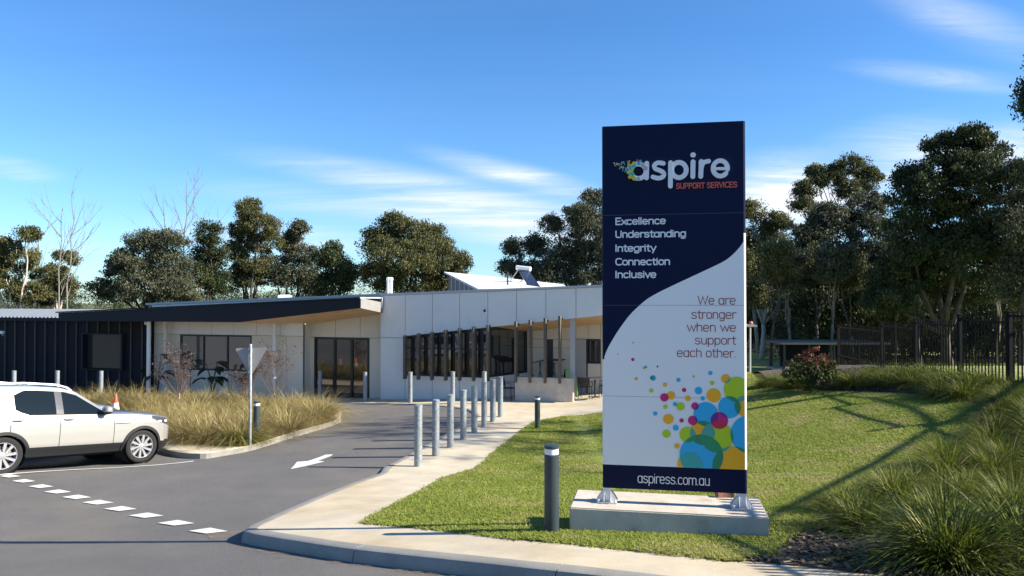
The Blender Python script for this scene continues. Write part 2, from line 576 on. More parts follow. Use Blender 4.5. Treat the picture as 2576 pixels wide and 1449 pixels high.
MUL = px([(1475, 1372), (1533.5, 1377), (1700, 1394.5), (1853, 1409.5), (2000, 1424), (2236, 1450), (2560, 1491)], path_off) + \
    [(7.6, 4.8), (9.6, 9), (12.1, 15), (13.0, 22), (13.8, 31), (13.2, 33.5), (10.8, 34)] + px([(1940, 965), (2100, 1010), (2300, 1040), (2250, 1120), (2000, 1270), (1900, 1330), (1600, 1350)], path_off)
mul = struct(sheet('mulch_bed', MUL, path_off, M_MULCH, 0.7))
padd = struct(sheet('paddock', [(12.2, 12), (13.8, 31), (14.6, 36), (17, 60), (60, 62), (60, 8), (11.5, 8)], lambda x, y: 0.0, M_LAWN, 1.5))
lawn2 = struct(sheet('lawn', [(10.9, 37), (12.4, 39.5), (13.8, 41.2), (14, 47), (12, 75), (60, 75), (17, 60), (14.7, 36)], lambda x, y: -0.02, M_LAWN, 2.0))


def make_kerb():
    line = smooth_line(px(KERB_BACK + [(645, 1333), (640, 1328)], path_off), 5) + smooth_line(path_edge[1:], 3)
    pts = [Vector((x, y)) for x, y in line]
    mb = MB()
    # resample to even spacing
    d = [0]
    for i in range(1, len(pts)): d.append(d[-1] + (pts[i] - pts[i - 1]).length)
    xs = [p.x for p in pts]; ys = [p.y for p in pts]
    seglen = 2.35; s0 = 0.9
    start = 0.0; k = 0
    while start < d[-1] - 0.05:
        end = min(start + (s0 if k == 0 else seglen), d[-1]); k += 1
        n = max(3, int((end - start) / 0.2))
        ss = np.linspace(start + 0.005, end - 0.005, n)
        rows = []
        for s in ss:
            c = Vector((np.interp(s, d, xs), np.interp(s, d, ys)))
            c2 = Vector((np.interp(s + .05, d, xs), np.interp(s + .05, d, ys))); c1 = Vector((np.interp(s - .05, d, xs), np.interp(s - .05, d, ys)))
            t = (c2 - c1).normalized(); nn = Vector((-t.y, t.x))
            top = float(G(c.x, c.y)) + path_off(c.x, c.y) + 0.006
            r = []
            for o_, z in ((-.02, top), (.10, top), (.125, top - .012), (.15, top - .06), (.165, None)):
                q = c + nn * o_
                r.append(Vector((q.x, q.y, z if z is not None else float(G(q.x, q.y)) - .02)))
            rows.append(r)
        vs = [v for r in rows for v in r]
        fs = [(i * 5 + j, (i + 1) * 5 + j, (i + 1) * 5 + j + 1, i * 5 + j + 1) for i in range(n - 1) for j in range(4)]
        fs += [(0, 1, 2, 3, 4), tuple((n - 1) * 5 + j for j in (4, 3, 2, 1, 0))]
        mb.add(vs, fs, M_KERB)
        start = end
    struct(mb.build('kerb', smooth=0.5))


make_kerb()

# island bed with its kerb
ISL = [(386, 1131), (430, 1148), (503, 1155), (562, 1147), (639, 1132), (740, 1100), (845, 1068), (856, 1054), (842, 1036), (700, 1022), (400, 1014), (200, 1016), (140, 1030), (240, 1060), (330, 1095)]
isl_pts = smooth_line(px(ISL) + px(ISL[:1]), 4)[:-1]


def isl_off(x, y): return 0.13


isl = struct(sheet('garden_island', isl_pts, isl_off, M_CONC, .7, skirt=.2, m_skirt=M_KERB))
BED = [(405, 1098), (480, 1114), (600, 1124), (650, 1114), (740, 1086), (838, 1060), (842, 1050), (820, 1040), (690, 1028), (400, 1018), (210, 1020), (170, 1030), (260, 1060), (340, 1085)]
bed = struct(sheet('mulch_bed', smooth_line(px(BED, isl_off) + px(BED[:1], isl_off), 3)[:-1], lambda x, y: .139, M_MULCH, .7))


def marking(name, pts, off=0.012, parent=None):
    o = sheet(name, px(pts), lambda x, y: off, M_PAINT, .4)
    return struct(o)


DASH = [(25, 1198.6), (60, 1211), (103, 1224.5), (145, 1238), (193, 1251.6), (247, 1265), (303, 1281), (368, 1298), (443, 1317), (524, 1337)]
for i, (u, v) in enumerate(DASH):
    k = .55 + .45 * i / 9
    marking('give_way_dash', [(u - 50 * k, v + 0.5 * k), (u + 5 * k, v - 7.6 * k), (u + 49 * k, v + 1.2 * k), (u - 5 * k, v + 7.4 * k)])
marking('bay_line', [(-200, 1206.4), (25, 1192), (487, 1160.2), (487, 1161.8), (25, 1194.6), (-200, 1209.6)])
marking('direction_arrow', [(731, 1181.5), (747, 1163), (774, 1161), (819, 1145), (837, 1144), (835, 1147), (800, 1160.5), (817, 1162)])

def sand_mat():
    m = bpy.data.materials.new('road_sand'); m.use_nodes = True
    nt = m.node_tree; N, L = nt.nodes, nt.links; b = N['Principled BSDF']
    b.inputs['Base Color'].default_value = (.34, .23, .12, 1); b.inputs['Roughness'].default_value = 1
    tc = N.new('ShaderNodeTexCoord'); n1 = N.new('ShaderNodeTexNoise'); n1.inputs['Scale'].default_value = 3.0; n1.inputs['Detail'].default_value = 9; n1.inputs['Roughness'].default_value = .7
    L.new(tc.outputs['Object'], n1.inputs[0])
    mr = N.new('ShaderNodeMapRange'); mr.inputs[1].default_value = .50; mr.inputs[2].default_value = .72; mr.inputs[4].default_value = .75; L.new(n1.outputs[0], mr.inputs[0])
    L.new(mr.outputs[0], b.inputs['Alpha'])
    return m


M_SAND = sand_mat()
struct(sheet('road_sand', px([(520, 1345), (560, 1338), (630, 1337), (610, 1352), (600, 1366), (560, 1370), (530, 1360)]), lambda x, y: .009, M_SAND, .3))
struct(sheet('road_sand', px([(640, 1384), (800, 1396), (1000, 1424), (1200, 1446), (1350, 1462), (1300, 1475), (1100, 1452), (900, 1425), (760, 1408), (680, 1402)]), lambda x, y: .009, M_SAND, .3))

# ================================================================ STROKE LETTERING
def arc(cx, cy, rx, ry, a0, a1, n=10, ex=2.0):
    out = []
    for i in range(n + 1):
        a = R(a0 + (a1 - a0) * i / n); c, s = math.cos(a), math.sin(a)
        out.append((cx + rx * math.copysign(abs(c) ** (2 / ex), c), cy + ry * math.copysign(abs(s) ** (2 / ex), s)))
    return out


def cr(pts, n=6): return [tuple(map(float, p)) for p in smooth_line(pts, n)]


EX = 2.6
X_ = 0.72


def bowl(cx=.27, r=.23): return arc(cx, .36, r, .36, 0, 360, 24, EX)


S_LOW = cr([(.46, .60), (.38, .69), (.26, .72), (.12, .68), (.06, .55), (.12, .43), (.27, .37), (.42, .31), (.48, .18), (.41, .04), (.26, 0), (.12, .03), (.04, .13)])
GLY = {
    'a': (.62, [bowl(), [(.50, .72), (.50, 0)]]),
    'c': (.56, [arc(.27, .36, .23, .36, 45, 315, 18, EX)]),
    'd': (.62, [bowl(), [(.50, 1.0), (.50, 0)]]),
    'e': (.60, [arc(.27, .36, .23, .36, 2, 318, 24, EX), [(.07, .37), (.46, .37)]]),
    'g': (.62, [bowl(), [(.50, .72), (.50, -.08)] + arc(.28, -.06, .22, .20, 0, -150, 8, EX)]),
    'h': (.60, [[(.06, 1.0), (.06, 0)], [(.06, .45)] + arc(.27, .48, .21, .24, 165, 0, 8, EX) + [(.48, 0)]]),
    'i': (.20, [[(.06, .72), (.06, 0)], [(.06, .955), (.06, .965)]]),
    'l': (.20, [[(.06, 1.0), (.06, 0)]]),
    'm': (.92, [[(.06, .72), (.06, 0)], [(.06, .45)] + arc(.25, .49, .19, .23, 165, 0, 8, EX) + [(.44, 0)], [(.44, .45)] + arc(.63, .49, .19, .23, 165, 0, 8, EX) + [(.82, 0)]]),
    'n': (.60, [[(.06, .72), (.06, 0)], [(.06, .45)] + arc(.27, .48, .21, .24, 165, 0, 8, EX) + [(.48, 0)]]),
    'o': (.58, [bowl()]),
    'p': (.62, [bowl(.29), [(.06, .72), (.06, -.28)]]),
    'r': (.42, [[(.06, .72), (.06, 0)], [(.06, .42)] + arc(.29, .44, .23, .27, 165, 70, 6, EX)]),
    's': (.58, [S_LOW]),
    't': (.42, [[(.16, .95), (.16, .16)] + arc(.30, .15, .14, .15, 180, 285, 6, EX), [(.02, .72), (.36, .72)]]),
    'u': (.60, [[(.06, .72), (.06, .24)] + arc(.27, .24, .21, .24, 180, 360, 10, EX) + [(.48, .72)], [(.48, .4), (.48, 0)]]),
    'v': (.54, [[(.03, .72), (.26, .0), (.49, .72)]]),
    'w': (.86, [[(.03, .72), (.23, .0), (.42, .66), (.61, .0), (.81, .72)]]),
    'x': (.52, [[(.03, .72), (.47, 0)], [(.47, .72), (.03, 0)]]),
    'y': (.54, [[(.03, .72), (.27, .02)], [(.50, .72), (.18, -.28)]]),
    '.': (.22, [[(.07, .015), (.09, .03)]]),
    ' ': (.32, []),
    'W': (1.02, [[(.03, 1), (.26, 0), (.49, .92), (.72, 0), (.95, 1)]]),
    'E': (.62, [[(.52, 1), (.07, 1), (.07, 0), (.52, 0)], [(.07, .51), (.46, .51)]]),
    'U': (.72, [[(.07, 1), (.07, .3)] + arc(.33, .30, .26, .30, 180, 360, 12, EX) + [(.59, 1)]]),
    'I': (.22, [[(.07, 1), (.07, 0)]]),
    'C': (.70, [arc(.37, .5, .31, .5, 48, 312, 20, EX)]),
    'S': (.64, [cr([(.54, .84), (.43, .97), (.30, 1.0), (.13, .94), (.06, .77), (.13, .60), (.30, .52), (.48, .44), (.56, .25), (.48, .07), (.30, 0), (.14, .04), (.04, .16)])]),
    'P': (.64, [[(.07, 0), (.07, 1)] + arc(.30, .74, .26, .26, 90, -90, 10, EX) + [(.07, .48)]]),
    'O': (.70, [arc(.33, .5, .27, .5, 0, 360, 24, 3)]),
    'R': (.66, [[(.07, 0), (.07, 1)] + arc(.30, .74, .26, .26, 90, -90, 10, EX) + [(.07, .48)], [(.32, .48), (.57, 0)]]),
    'T': (.60, [[(.02, 1), (.56, 1)], [(.29, 1), (.29, 0)]]),
    'V': (.66, [[(.03, 1), (.31, 0), (.59, 1)]]),
}


def ribbon(mb, line, w, place, z0, m, depth=0.0):
    """flat (or raised) round-ended stroke along a 2D line; place(x, y, z) gives the 3D point"""
    pts = [Vector(p) for p in line]
    q = [pts[0]]
    for p in pts[1:]:
        if (p - q[-1]).length > 1e-5: q.append(p)
    pts = q
    closed = len(pts) > 4 and (pts[0] - pts[-1]).length < 1e-3
    if closed: pts = pts[:-1]
    n = len(pts); Lf, Rt = [], []
    for i in range(n):
        a = pts[(i - 1) % n] if closed or i > 0 else None
        b = pts[(i + 1) % n] if closed or i < n - 1 else None
        d1 = (pts[i] - a).normalized() if a is not None else None
        d2 = (b - pts[i]).normalized() if b is not None else None
        d1 = d1 if d1 is not None else d2; d2 = d2 if d2 is not None else d1
        t = (d1 + d2)
        t = t.normalized() if t.length > 1e-6 else d1
        nn = Vector((-t.y, t.x)); k = 1 / max(.45, nn.dot(Vector((-d1.y, d1.x))))
        Lf.append(pts[i] + nn * w / 2 * k); Rt.append(pts[i] - nn * w / 2 * k)
    if closed:
        top = None
        N2 = len(mb.v)
        vs = [place(p.x, p.y, z0 + depth) for p in Lf] + [place(p.x, p.y, z0 + depth) for p in Rt]
        fs = [(i, n + i, n + (i + 1) % n, (i + 1) % n) for i in range(n)]
        mb.add(vs, fs, m)
        if depth > 0:
            for ring, fl in ((Lf, 0), (Rt, 1)):
                vs = [place(p.x, p.y, z0 + depth) for p in ring] + [place(p.x, p.y, z0) for p in ring]
                mb.add(vs, [((i, (i + 1) % n, n + (i + 1) % n, n + i) if not fl else (i, n + i, n + (i + 1) % n, (i + 1) % n)) for i in range(n)], m)
        return
    if n == 1: return

    def cap(c, d, side):
        base = math.atan2(d.y, d.x)
        return [c + Vector((math.cos(base + a), math.sin(base + a))) * w / 2 for a in np.linspace(math.pi / 2, -math.pi / 2, 9)[1:-1]]
    dend = (pts[-1] - pts[-2]).normalized(); dst = (pts[0] - pts[1]).normalized()
    out = Lf + cap(pts[-1], dend, 1) + Rt[::-1] + cap(pts[0], dst, 1)
    # tops: quads along the strip and fans for the caps
    idx = {}
    vs = [place(p.x, p.y, z0 + depth) for p in out]
    ne = len(out); capn = 7
    fs = []
    for i in range(n - 1):
        fs.append((i, ne - capn - 1 - i, ne - capn - 2 - i, i + 1))
    fs.append(tuple([n - 1 + k for k in range(capn + 2)])[::-1])
    fs.append(tuple([(ne - capn - 1 + k) % ne for k in range(capn + 2)])[::-1])
    mb.add(vs, fs, m)
    if depth > 0:
        vs2 = vs + [place(p.x, p.y, z0) for p in out]
        mb.add(vs2, [(i, ne + i, ne + (i + 1) % ne, (i + 1) % ne) for i in range(ne)], m)


def text_width(s, track=0.0): return sum(GLY[c][0] + track for c in s) - track


def write(mb, s, x, y, size, w, place, z0, m, width=None, align='l', track=0.0, depth=0.0):
    tw = text_width(s, track) * size
    sx = 1.0 if width is None else width / tw
    if align == 'r': x -= tw * sx
    for ci, c in enumerate(s):
        adv, strokes = GLY[c]
        for k, st in enumerate(strokes):
            ribbon(mb, [(x + p[0] * size * sx, y + p[1] * size) for p in st], w, place, z0 + .0004 * k + .0013 * (ci % 2), m, depth)
        x += (adv + track) * size * sx


# ================================================================ PYLON SIGN ON ITS PLINTH
SGL = P(1516, 1226, 8.30); SGR = P(1880, 1243, 8.03)
sg_e = Vector((SGR.x - SGL.x, SGR.y - SGL.y, 0)); SG_W = sg_e.length; sg_e.normalize()
sg_n = Vector((sg_e.y, -sg_e.x, 0))            # faces the street
SG_Z0 = (SGL.z + SGR.z) / 2
SG_H = (P(1523, 319, 8.30).z + P(1880, 303, 8.03).z) / 2 - SG_Z0
SGO = Vector((SGL.x, SGL.y, SG_Z0))


def sgp(a, b, z=0.0): return SGO + sg_e * a + Vector((0, 0, b)) + sg_n * z


def sgpix(u, v):
    d = ray(u, v); o = Vector((0, 0, CZ))
    t = (SGO - o).dot(sg_n) / d.dot(sg_n)
    p = o + d * t - SGO
    return (p.dot(sg_e), p.z)


def clip_poly(poly, fn):
    """keep the part of a polygon where fn >= 0"""
    out = []
    for i in range(len(poly)):
        a, b = poly[i], poly[(i + 1) % len(poly)]
        fa, fb = fn(a), fn(b)
        if fa >= 0: out.append(a)
        if (fa >= 0) != (fb >= 0):
            t = fa / (fa - fb); out.append((a[0] + (b[0] - a[0]) * t, a[1] + (b[1] - a[1]) * t))
    return out


M_NAVY = mat('sign_navy', (0.0025, 0.007, 0.034), .5, spec=.14)
M_SWHITE = mat('sign_white', (0.83, 0.80, 0.755), .4)
M_SLETTER = mat('sign_letter_grey', (0.76, 0.75, 0.74), .35)
M_SRED = mat('sign_red', (0.30, 0.035, 0.04), .5)
M_SORANGE = mat('sign_orange_red', (0.62, 0.10, 0.06), .5)
M_GALVP = mat('white_galv', (0.66, 0.67, 0.68), .4, .3, var=.1, vscale=9)
M_SEAM = mat('sign_seam', (0.10, 0.11, 0.14), .7)
CC = {'B': (0.008, .40, .68), 'G': (.46, .60, .008), 'O': (.92, .42, .006), 'M': (.58, .003, .16), 'N': (.03, .02, .2), 'T': (.92, .42, .006),
      'BG': (.003, .26, .10), 'BM': (.12, .01, .22), 'BO': (.01, .22, .10), 'GM': (.60, .004, .04), 'GO': (.06, .34, .26), 'MO': (.45, .02, .06), 'BB': (.01, .20, .50), 'GG': (.06, .36, .24), 'MM': (.3, 0, .1), 'OO': (.6, .25, .01), 'BT': (.03, .36, .33), 'GT': (.1, .3, .1), 'OT': (.02, .25, .12)}


def ccmat(k):
    k = ''.join(sorted(k))
    return mat('sign_dot_' + k.lower(), CC[k], .4)


def make_sign():
    root = thing('pylon_sign', 'tall navy and white pylon sign with coloured dots on a concrete plinth', 'sign', tuple(sgp(SG_W / 2, -.16)))
    TH = 0.10
    # body with rounded front corners (the right one catches the sun)
    r = .022
    band = sgpix(1516.5, 1166.7)[1] * .5 + sgpix(1878, 1183)[1] * .5
    curve = [sgpix(u, v) for u, v in [(1880, 586), (1867, 613.5), (1844, 639.7), (1822, 656.6), (1788, 673.5), (1732, 699.7), (1676, 726), (1634.6, 748),
                                      (1608, 769), (1582, 795), (1556, 830.5), (1542, 853), (1529, 876), (1517.5, 904)]]
    curve = smooth_line(curve, 4)
    cv = [(min(max(a, 0), SG_W), b) for a, b in curve]
    cR, cL = cv[0][1], cv[-1][1]
    body = MB()
    prof = [(0, -TH), (0, -r), (r * .3, -r * .3), (r, 0), (SG_W - r, 0), (SG_W - r * .3, -r * .3), (SG_W, -r), (SG_W, -TH)]

    def slab(z0, z1, mL, mR):
        n = len(prof)
        vs = [sgp(a, z0, z) for a, z in prof] + [sgp(a, z1, z) for a, z in prof]
        for i in range(n):
            j = (i + 1) % n
            m_ = mL if prof[i][0] < SG_W / 2 and prof[j][0] < SG_W / 2 else mR
            if i == 3: continue
            if i == n - 1: m_ = M_NAVY
            body.add([vs[i], vs[j], vs[n + j], vs[n + i]], [(0, 1, 2, 3)], m_)
    slab(0, band, M_NAVY, M_NAVY)
    slab(band, min(cL, cR), M_SWHITE, M_SWHITE)
    slab(cL, cR, M_NAVY, M_SWHITE)
    slab(cR, SG_H, M_NAVY, M_NAVY)
    body.add([sgp(a, SG_H, z) for a, z in prof], [tuple(range(len(prof)))], M_NAVY)
    body.add([sgp(a, 0, z) for a, z in prof], [tuple(range(len(prof)))[::-1]], M_NAVY)
    # flat front: navy top piece, white piece, navy band
    a0, a1 = r, SG_W - r
    rect = lambda b0, b1: [sgp(a0, b0), sgp(a1, b0), sgp(a1, b1), sgp(a0, b1)]
    body.add(rect(0, band), [(0, 1, 2, 3)], M_NAVY)
    inner = [(min(max(a, a0), a1), b) for a, b in cv]
    for i in range(len(inner) - 1):
        (x1, y1), (x2, y2) = inner[i], inner[i + 1]
        if x1 - x2 < 1e-4: continue
        body.add([sgp(x2, band), sgp(x1, band), sgp(x1, y1), sgp(x2, y2)], [(0, 1, 2, 3)], M_SWHITE)
        body.add([sgp(x2, y2), sgp(x1, y1), sgp(x1, SG_H), sgp(x2, SG_H)], [(0, 1, 2, 3)], M_NAVY)
    pan = body.build('sign_panel', root)
    # seams between the stacked panels
    for v0, v1 in ((541, 536), (767.5, 768.5), (996, 1003.5)):
        sm = MB(); b = (sgpix(1516, v0)[1] + sgpix(1880, v1)[1]) / 2
        sm.add([sgp(r, b - .0015, .0016), sgp(SG_W - r, b - .0015, .0016), sgp(SG_W - r, b + .0015, .0016), sgp(r, b + .0015, .0016)], [(0, 1, 2, 3)], M_SEAM)
        sm.build('panel_seam', pan)
    # coloured dots, as printed: overlaps get their own mixed colour
    c5 = lambda x, y: (1469.7 + x * .3969, 798.75 + y * .3969)
    raw = [('O', 213, 232, 5), ('M', 308, 266, 11), ('N', 310, 160, 4), ('G', 379, 320, 9), ('B', 390, 314, 9), ('N', 464, 311, 6), ('O', 329, 388, 11), ('G', 427, 382, 12), ('B', 437, 383, 18),
           ('G', 425, 463, 14), ('O', 512, 425, 14), ('B', 597, 395, 14), ('G', 694, 373, 8), ('B', 799, 351, 14), ('G', 810, 414, 14), ('O', 896, 387, 29),
           ('G', 966, 455, 80), ('M', 633, 459, 14), ('B', 724, 463, 24), ('M', 508, 506, 27), ('O', 549, 493, 27), ('O', 656, 512, 18), ('B', 751, 512, 14),
           ('O', 820, 493, 45), ('G', 514, 565, 14), ('B', 575, 548, 14), ('G', 610, 563, 27), ('M', 702, 561, 24), ('B', 771, 612, 77), ('B', 920, 568, 70),
           ('O', 1020, 560, 66), ('B', 450, 608, 14), ('O', 533, 643, 33), ('M', 617, 652, 14), ('M', 688, 652, 31), ('B', 580, 698, 19), ('G', 521, 736, 26),
           ('O', 749, 730, 77), ('G', 655, 741, 51), ('G', 842, 757, 100), ('M', 856, 652, 54), ('B', 1050, 740, 120), ('O', 588, 813, 17), ('O', 945, 945, 130),
           ('T', 670, 930, 78), ('B', 742, 875, 136)]
    pxw = SG_W / 361.0
    zs, items = 0.0022, []
    lim = lambda poly: clip_poly(clip_poly(poly, lambda p: SG_W - r - .0005 - p[0]), lambda p: p[1] - band)
    dots = MB()
    for k, cx, cy, rr in raw:
        a, b = sgpix(*c5(cx, cy)); rad = rr * .3969 * pxw
        n = 40 if rr > 40 else 20
        poly = lim([(a + rad * math.cos(2 * math.pi * i / n), b + rad * math.sin(2 * math.pi * i / n)) for i in range(n)])
        if len(poly) < 3: continue
        items.append((k, a, b, rad, poly))
    z = 0.0022
    for k, a, b, rad, poly in items:
        dots.add([sgp(x, y, z) for x, y in poly], [tuple(range(len(poly)))], ccmat(k)); z += .00012
    # pairwise overlaps
    for i in range(len(items)):
        for j in range(i + 1, len(items)):
            A, B = items[i], items[j]
            if math.hypot(A[1] - B[1], A[2] - B[2]) >= A[3] + B[3]: continue
            poly = A[4]; q = B[4]
            for t in range(len(q)):
                p1, p2 = q[t], q[(t + 1) % len(q)]
                poly = clip_poly(poly, lambda p: (p2[0] - p1[0]) * (p[1] - p1[1]) - (p2[1] - p1[1]) * (p[0] - p1[0]))
                if len(poly) < 3: break
            if len(poly) >= 3:
                key = ''.join(sorted(A[0] + B[0]))
                if key in CC:
                    dots.add([sgp(x, y, z) for x, y in poly], [tuple(range(len(poly)))], ccmat(key)); z += .00008
    # colour wrapping round the sunny edge
    dots.build('dot_pattern', pan)
    # words
    pl = lambda x, y, z_: sgp(x, y, z_)

    def line_at(s, uL, uR, vbase, w, m, size_px, align, name, right=False):
        mb = MB()
        aL, bL = sgpix(uL, vbase); aR, bR = sgpix(uR, vbase)
        write(mb, s, aL, bL, size_px * pxw, w, pl, .003, m, width=aR - aL)
        mb.build(name, root)
    for s, uL, uR, vb in (('Excellence', 1548, 1676, 565), ('Understanding', 1548, 1727, 597.5), ('Integrity', 1548, 1651, 632.5), ('Connection', 1548, 1687, 666.5), ('Inclusive', 1548, 1652, 698.5)):
        line_at(s, uL, uR, vb, 3.3 * pxw, M_SLETTER, 16.4, 'l', 'value_word')
    for s, uL, uR, vb in (('We are', 1755, 1852, 765.5), ('stronger', 1739, 1853, 801), ('when we', 1728, 1853, 833), ('support', 1748, 1853, 865.5), ('each other.', 1703, 1853, 897)):
        line_at(s, uL, uR, vb, 2.1 * pxw, M_SRED, 21, 'r', 'slogan_line')
    line_at('aspiress.com.au', 1604, 1787, 1213.5, 2.1 * pxw, M_SWHITE, 23.5, 'l', 'web_address')
    # raised logo word
    lg = MB()
    c8 = lambda x, y: sgpix(1501.7 + x * .14883, 351.45 + y * .14883)
    def lst(pts, w): ribbon(lg, [c8(*p) for p in pts], w * .14883 * pxw, pl, .004 + .0005 * (len(lg.v) % 5), M_SLETTER, .022)
    def el(cx, cy, rx, ry, a0, a1, n=28): return [(cx + rx * math.cos(R(a)), cy - ry * math.sin(R(a))) for a in np.linspace(a0, a1, n)]
    W8 = 80
    lst(el(700, 538, 128, 122, 0, 360, 40), W8)
    lst([(842, 405), (838, 650)], W8)
    lst(cr([(1122, 408), (1070, 398), (1010, 402), (968, 445), (990, 498), (1060, 526), (1118, 560), (1130, 606), (1100, 640), (1040, 656), (985, 648), (945, 634)], 4), W8 - 4)
    lst(el(1385, 518, 122, 128, 0, 360, 40), W8)
    lst([(1243, 395), (1240, 790)], W8)
    lst([(1622, 380), (1618, 630)], W8)
    ca, cb = c8(1622, 262); rd = 45 * .14883 * pxw
    lg.prism([sgp(ca + rd * math.cos(t * math.pi / 12), cb + rd * .92 * math.sin(t * math.pi / 12), .026) for t in range(24)], sg_n * -.022, M_SLETTER)
    lst([(1760, 375), (1752, 625)], W8)
    lst([(1765, 480), (1775, 430), (1810, 385), (1885, 368)], W8 - 6)
    lst(el(2082, 490, 122, 130, -6, 320, 30), W8 - 4)
    lst([(1975, 497), (2180, 493)], 52)
    lgo = lg.build('logo_word', root)
    sub = MB()
    aL, bL = c8(1340, 828); aR, bR = c8(2368, 800)
    write(sub, 'SUPPORT SERVICES', aL, bL, 86 * .14883 * pxw, 2.6 * pxw, lambda x, y, z_: sgp(x, y + (x - aL) / (aR - aL) * (bR - bL), z_), .003, M_SORANGE, width=aR - aL, track=.04, depth=.008)
    sub.build('logo_tagline', root)
    # spray of little dots at the left of the logo
    sp = MB(); rr_ = random.Random(5)
    M_TEAL = mat('sign_teal', (.03, .40, .33), .4)
    cols = ['B', 'G', 'O', 'M', M_TEAL, 'B', 'G', 'N']
    zz = .0275
    def spot(x, y, rad, c, zb):
        a, b = c8(x, y); rad *= .14883 * pxw
        sp.prism([sgp(a + rad * math.cos(t * math.pi / 7), b + rad * math.sin(t * math.pi / 7), zb) for t in range(14)], sg_n * -.003, c if not isinstance(c, str) else ccmat(c))
    for (x, y, rad, c) in [(625, 410, 36, 'G'), (705, 408, 32, 'B'), (768, 425, 34, 'O'), (600, 465, 34, 'B'), (565, 495, 30, 'B'), (530, 560, 30, 'G'), (590, 590, 46, M_TEAL), (560, 635, 36, 'O'), (630, 660, 38, 'G'),
                            (735, 370, 24, 'B'), (680, 360, 22, 'M'), (575, 435, 20, 'O'), (640, 450, 24, M_TEAL), (585, 540, 26, 'G'), (610, 500, 22, 'O')]:
        if rad: spot(x, y, rad, c, zz); zz += .0004
    for (x, y, rad) in [(822, 490, 40), (700, 668, 34), (790, 445, 26)]:
        spot(x, y, rad, mat('logo_lilac', (.42, .40, .52), .5), zz); zz += .0004
    for i in range(75):
        t = rr_.random() ** .8
        x = 560 - 250 * t + rr_.uniform(-30, 40); yc = 500 - 90 * t
        y = yc + rr_.uniform(-1, 1) * (130 * (1 - t) + 14)
        if x > 530 and y > 640: continue
        spot(x, y, rr_.uniform(7, 17) * (1.1 - .5 * t), rr_.choice(cols + [M_SLETTER]), .004 + i * .0002)
    sp.build('logo_dots', lgo)
    # galvanised feet with gussets
    for u, v in ((1527, 1258), (1867, 1275)):
        a = sgpix(u, v)[0]; zt = -.16
        ft = MB()
        ft.box(sgp(a, zt + .006, -TH / 2), (.22, .20, .014), M_GALVP, math.atan2(sg_e.y, sg_e.x))
        ft.box(sgp(a, zt + .09, -TH / 2), (.09, .09, .15), M_GALVP, math.atan2(sg_e.y, sg_e.x))
        for sx in (-1, 1):
            for dz in (-.04, .04):
                ft.prism([sgp(a + sx * .046, zt + .014, -TH / 2 + dz), sgp(a + sx * .115, zt + .014, -TH / 2 + dz), sgp(a + sx * .115, zt + .03, -TH / 2 + dz), sgp(a + sx * .046, zt + .13, -TH / 2 + dz)], sg_n * .01, M_GALVP)
        for sz in (-1, 1):
            for dx in (-.035, .035):
                ft.prism([sgp(a + dx, zt + .014, -TH / 2 + sz * .046), sgp(a + dx, zt + .014, -TH / 2 + sz * .115), sgp(a + dx, zt + .03, -TH / 2 + sz * .115), sgp(a + dx, zt + .13, -TH / 2 + sz * .046)], sg_e * .01, M_GALVP)
            for sx in (-1, 1): ft.lathe([(.013, 0), (.013, .028), (0, .03)], sgp(a + sx * .09, zt + .013, -TH / 2 + sz * .09), (0, 0, 1), M_GALVP, 6)
        ft.build('foot_bracket', root)
    return root


sign = make_sign()
print('SIGN AZ', math.degrees(math.atan2(sg_e.x, sg_e.y)), SG_W, SG_H)


def make_plinth():
    Z = SG_Z0 - .163
    def at(u, v):
        d = ray(u, v); t = (Z - CZ) / d.z
        return Vector((d.x * t, t, Z))
    q = [at(1432.5, 1276.5), at(1936, 1303), at(1946, 1257), at(1493.5, 1233)]
    # square it up about the sign
    e = (q[1] - q[0]).normalized(); n = Vector((e.y, -e.x, 0)); w = (q[1] - q[0]).length; dp = (q[3] - q[0]).dot(-n)
    o = q[0]
    pts = [o, o + e * w, o + e * w - n * dp, o - n * dp]
    mb = MB(); mb.prism(pts, (0, 0, -.75), M_PLINTH)
    ob = mb.build('concrete_plinth', loc=tuple(o + Vector((0, 0, -.35))), bevel=.012)
    tag(ob, 'low pale concrete plinth under the tall navy and white sign', 'plinth')
    bk = MB(); c = at(1822, 1249)
    bk.box(c + Vector((0, 0, .028)), (.19, .10, .055), mat('red_brick', (.30, .13, .09), .9, var=.25, vscale=30), .1)
    tag(bk.build('brick', loc=tuple(c), bevel=.004), 'loose red brick lying on the plinth behind the sign', 'brick')


make_plinth()

# ================================================================ BOLLARDS, LIGHTS, GIVE WAY SIGN, CONE
def bollard_mesh(h, name='steel_bollard'):
    mb = MB(); r = .083
    mb.lathe([(r, -.1), (r, h - .012), (r + .006, h - .012), (r + .006, h + .012), (r - .004, h + .02), (r * .6, h + .028), (0, h + .03)], (0, 0, 0), (0, 0, 1), M_GALV, 20)
    return mb


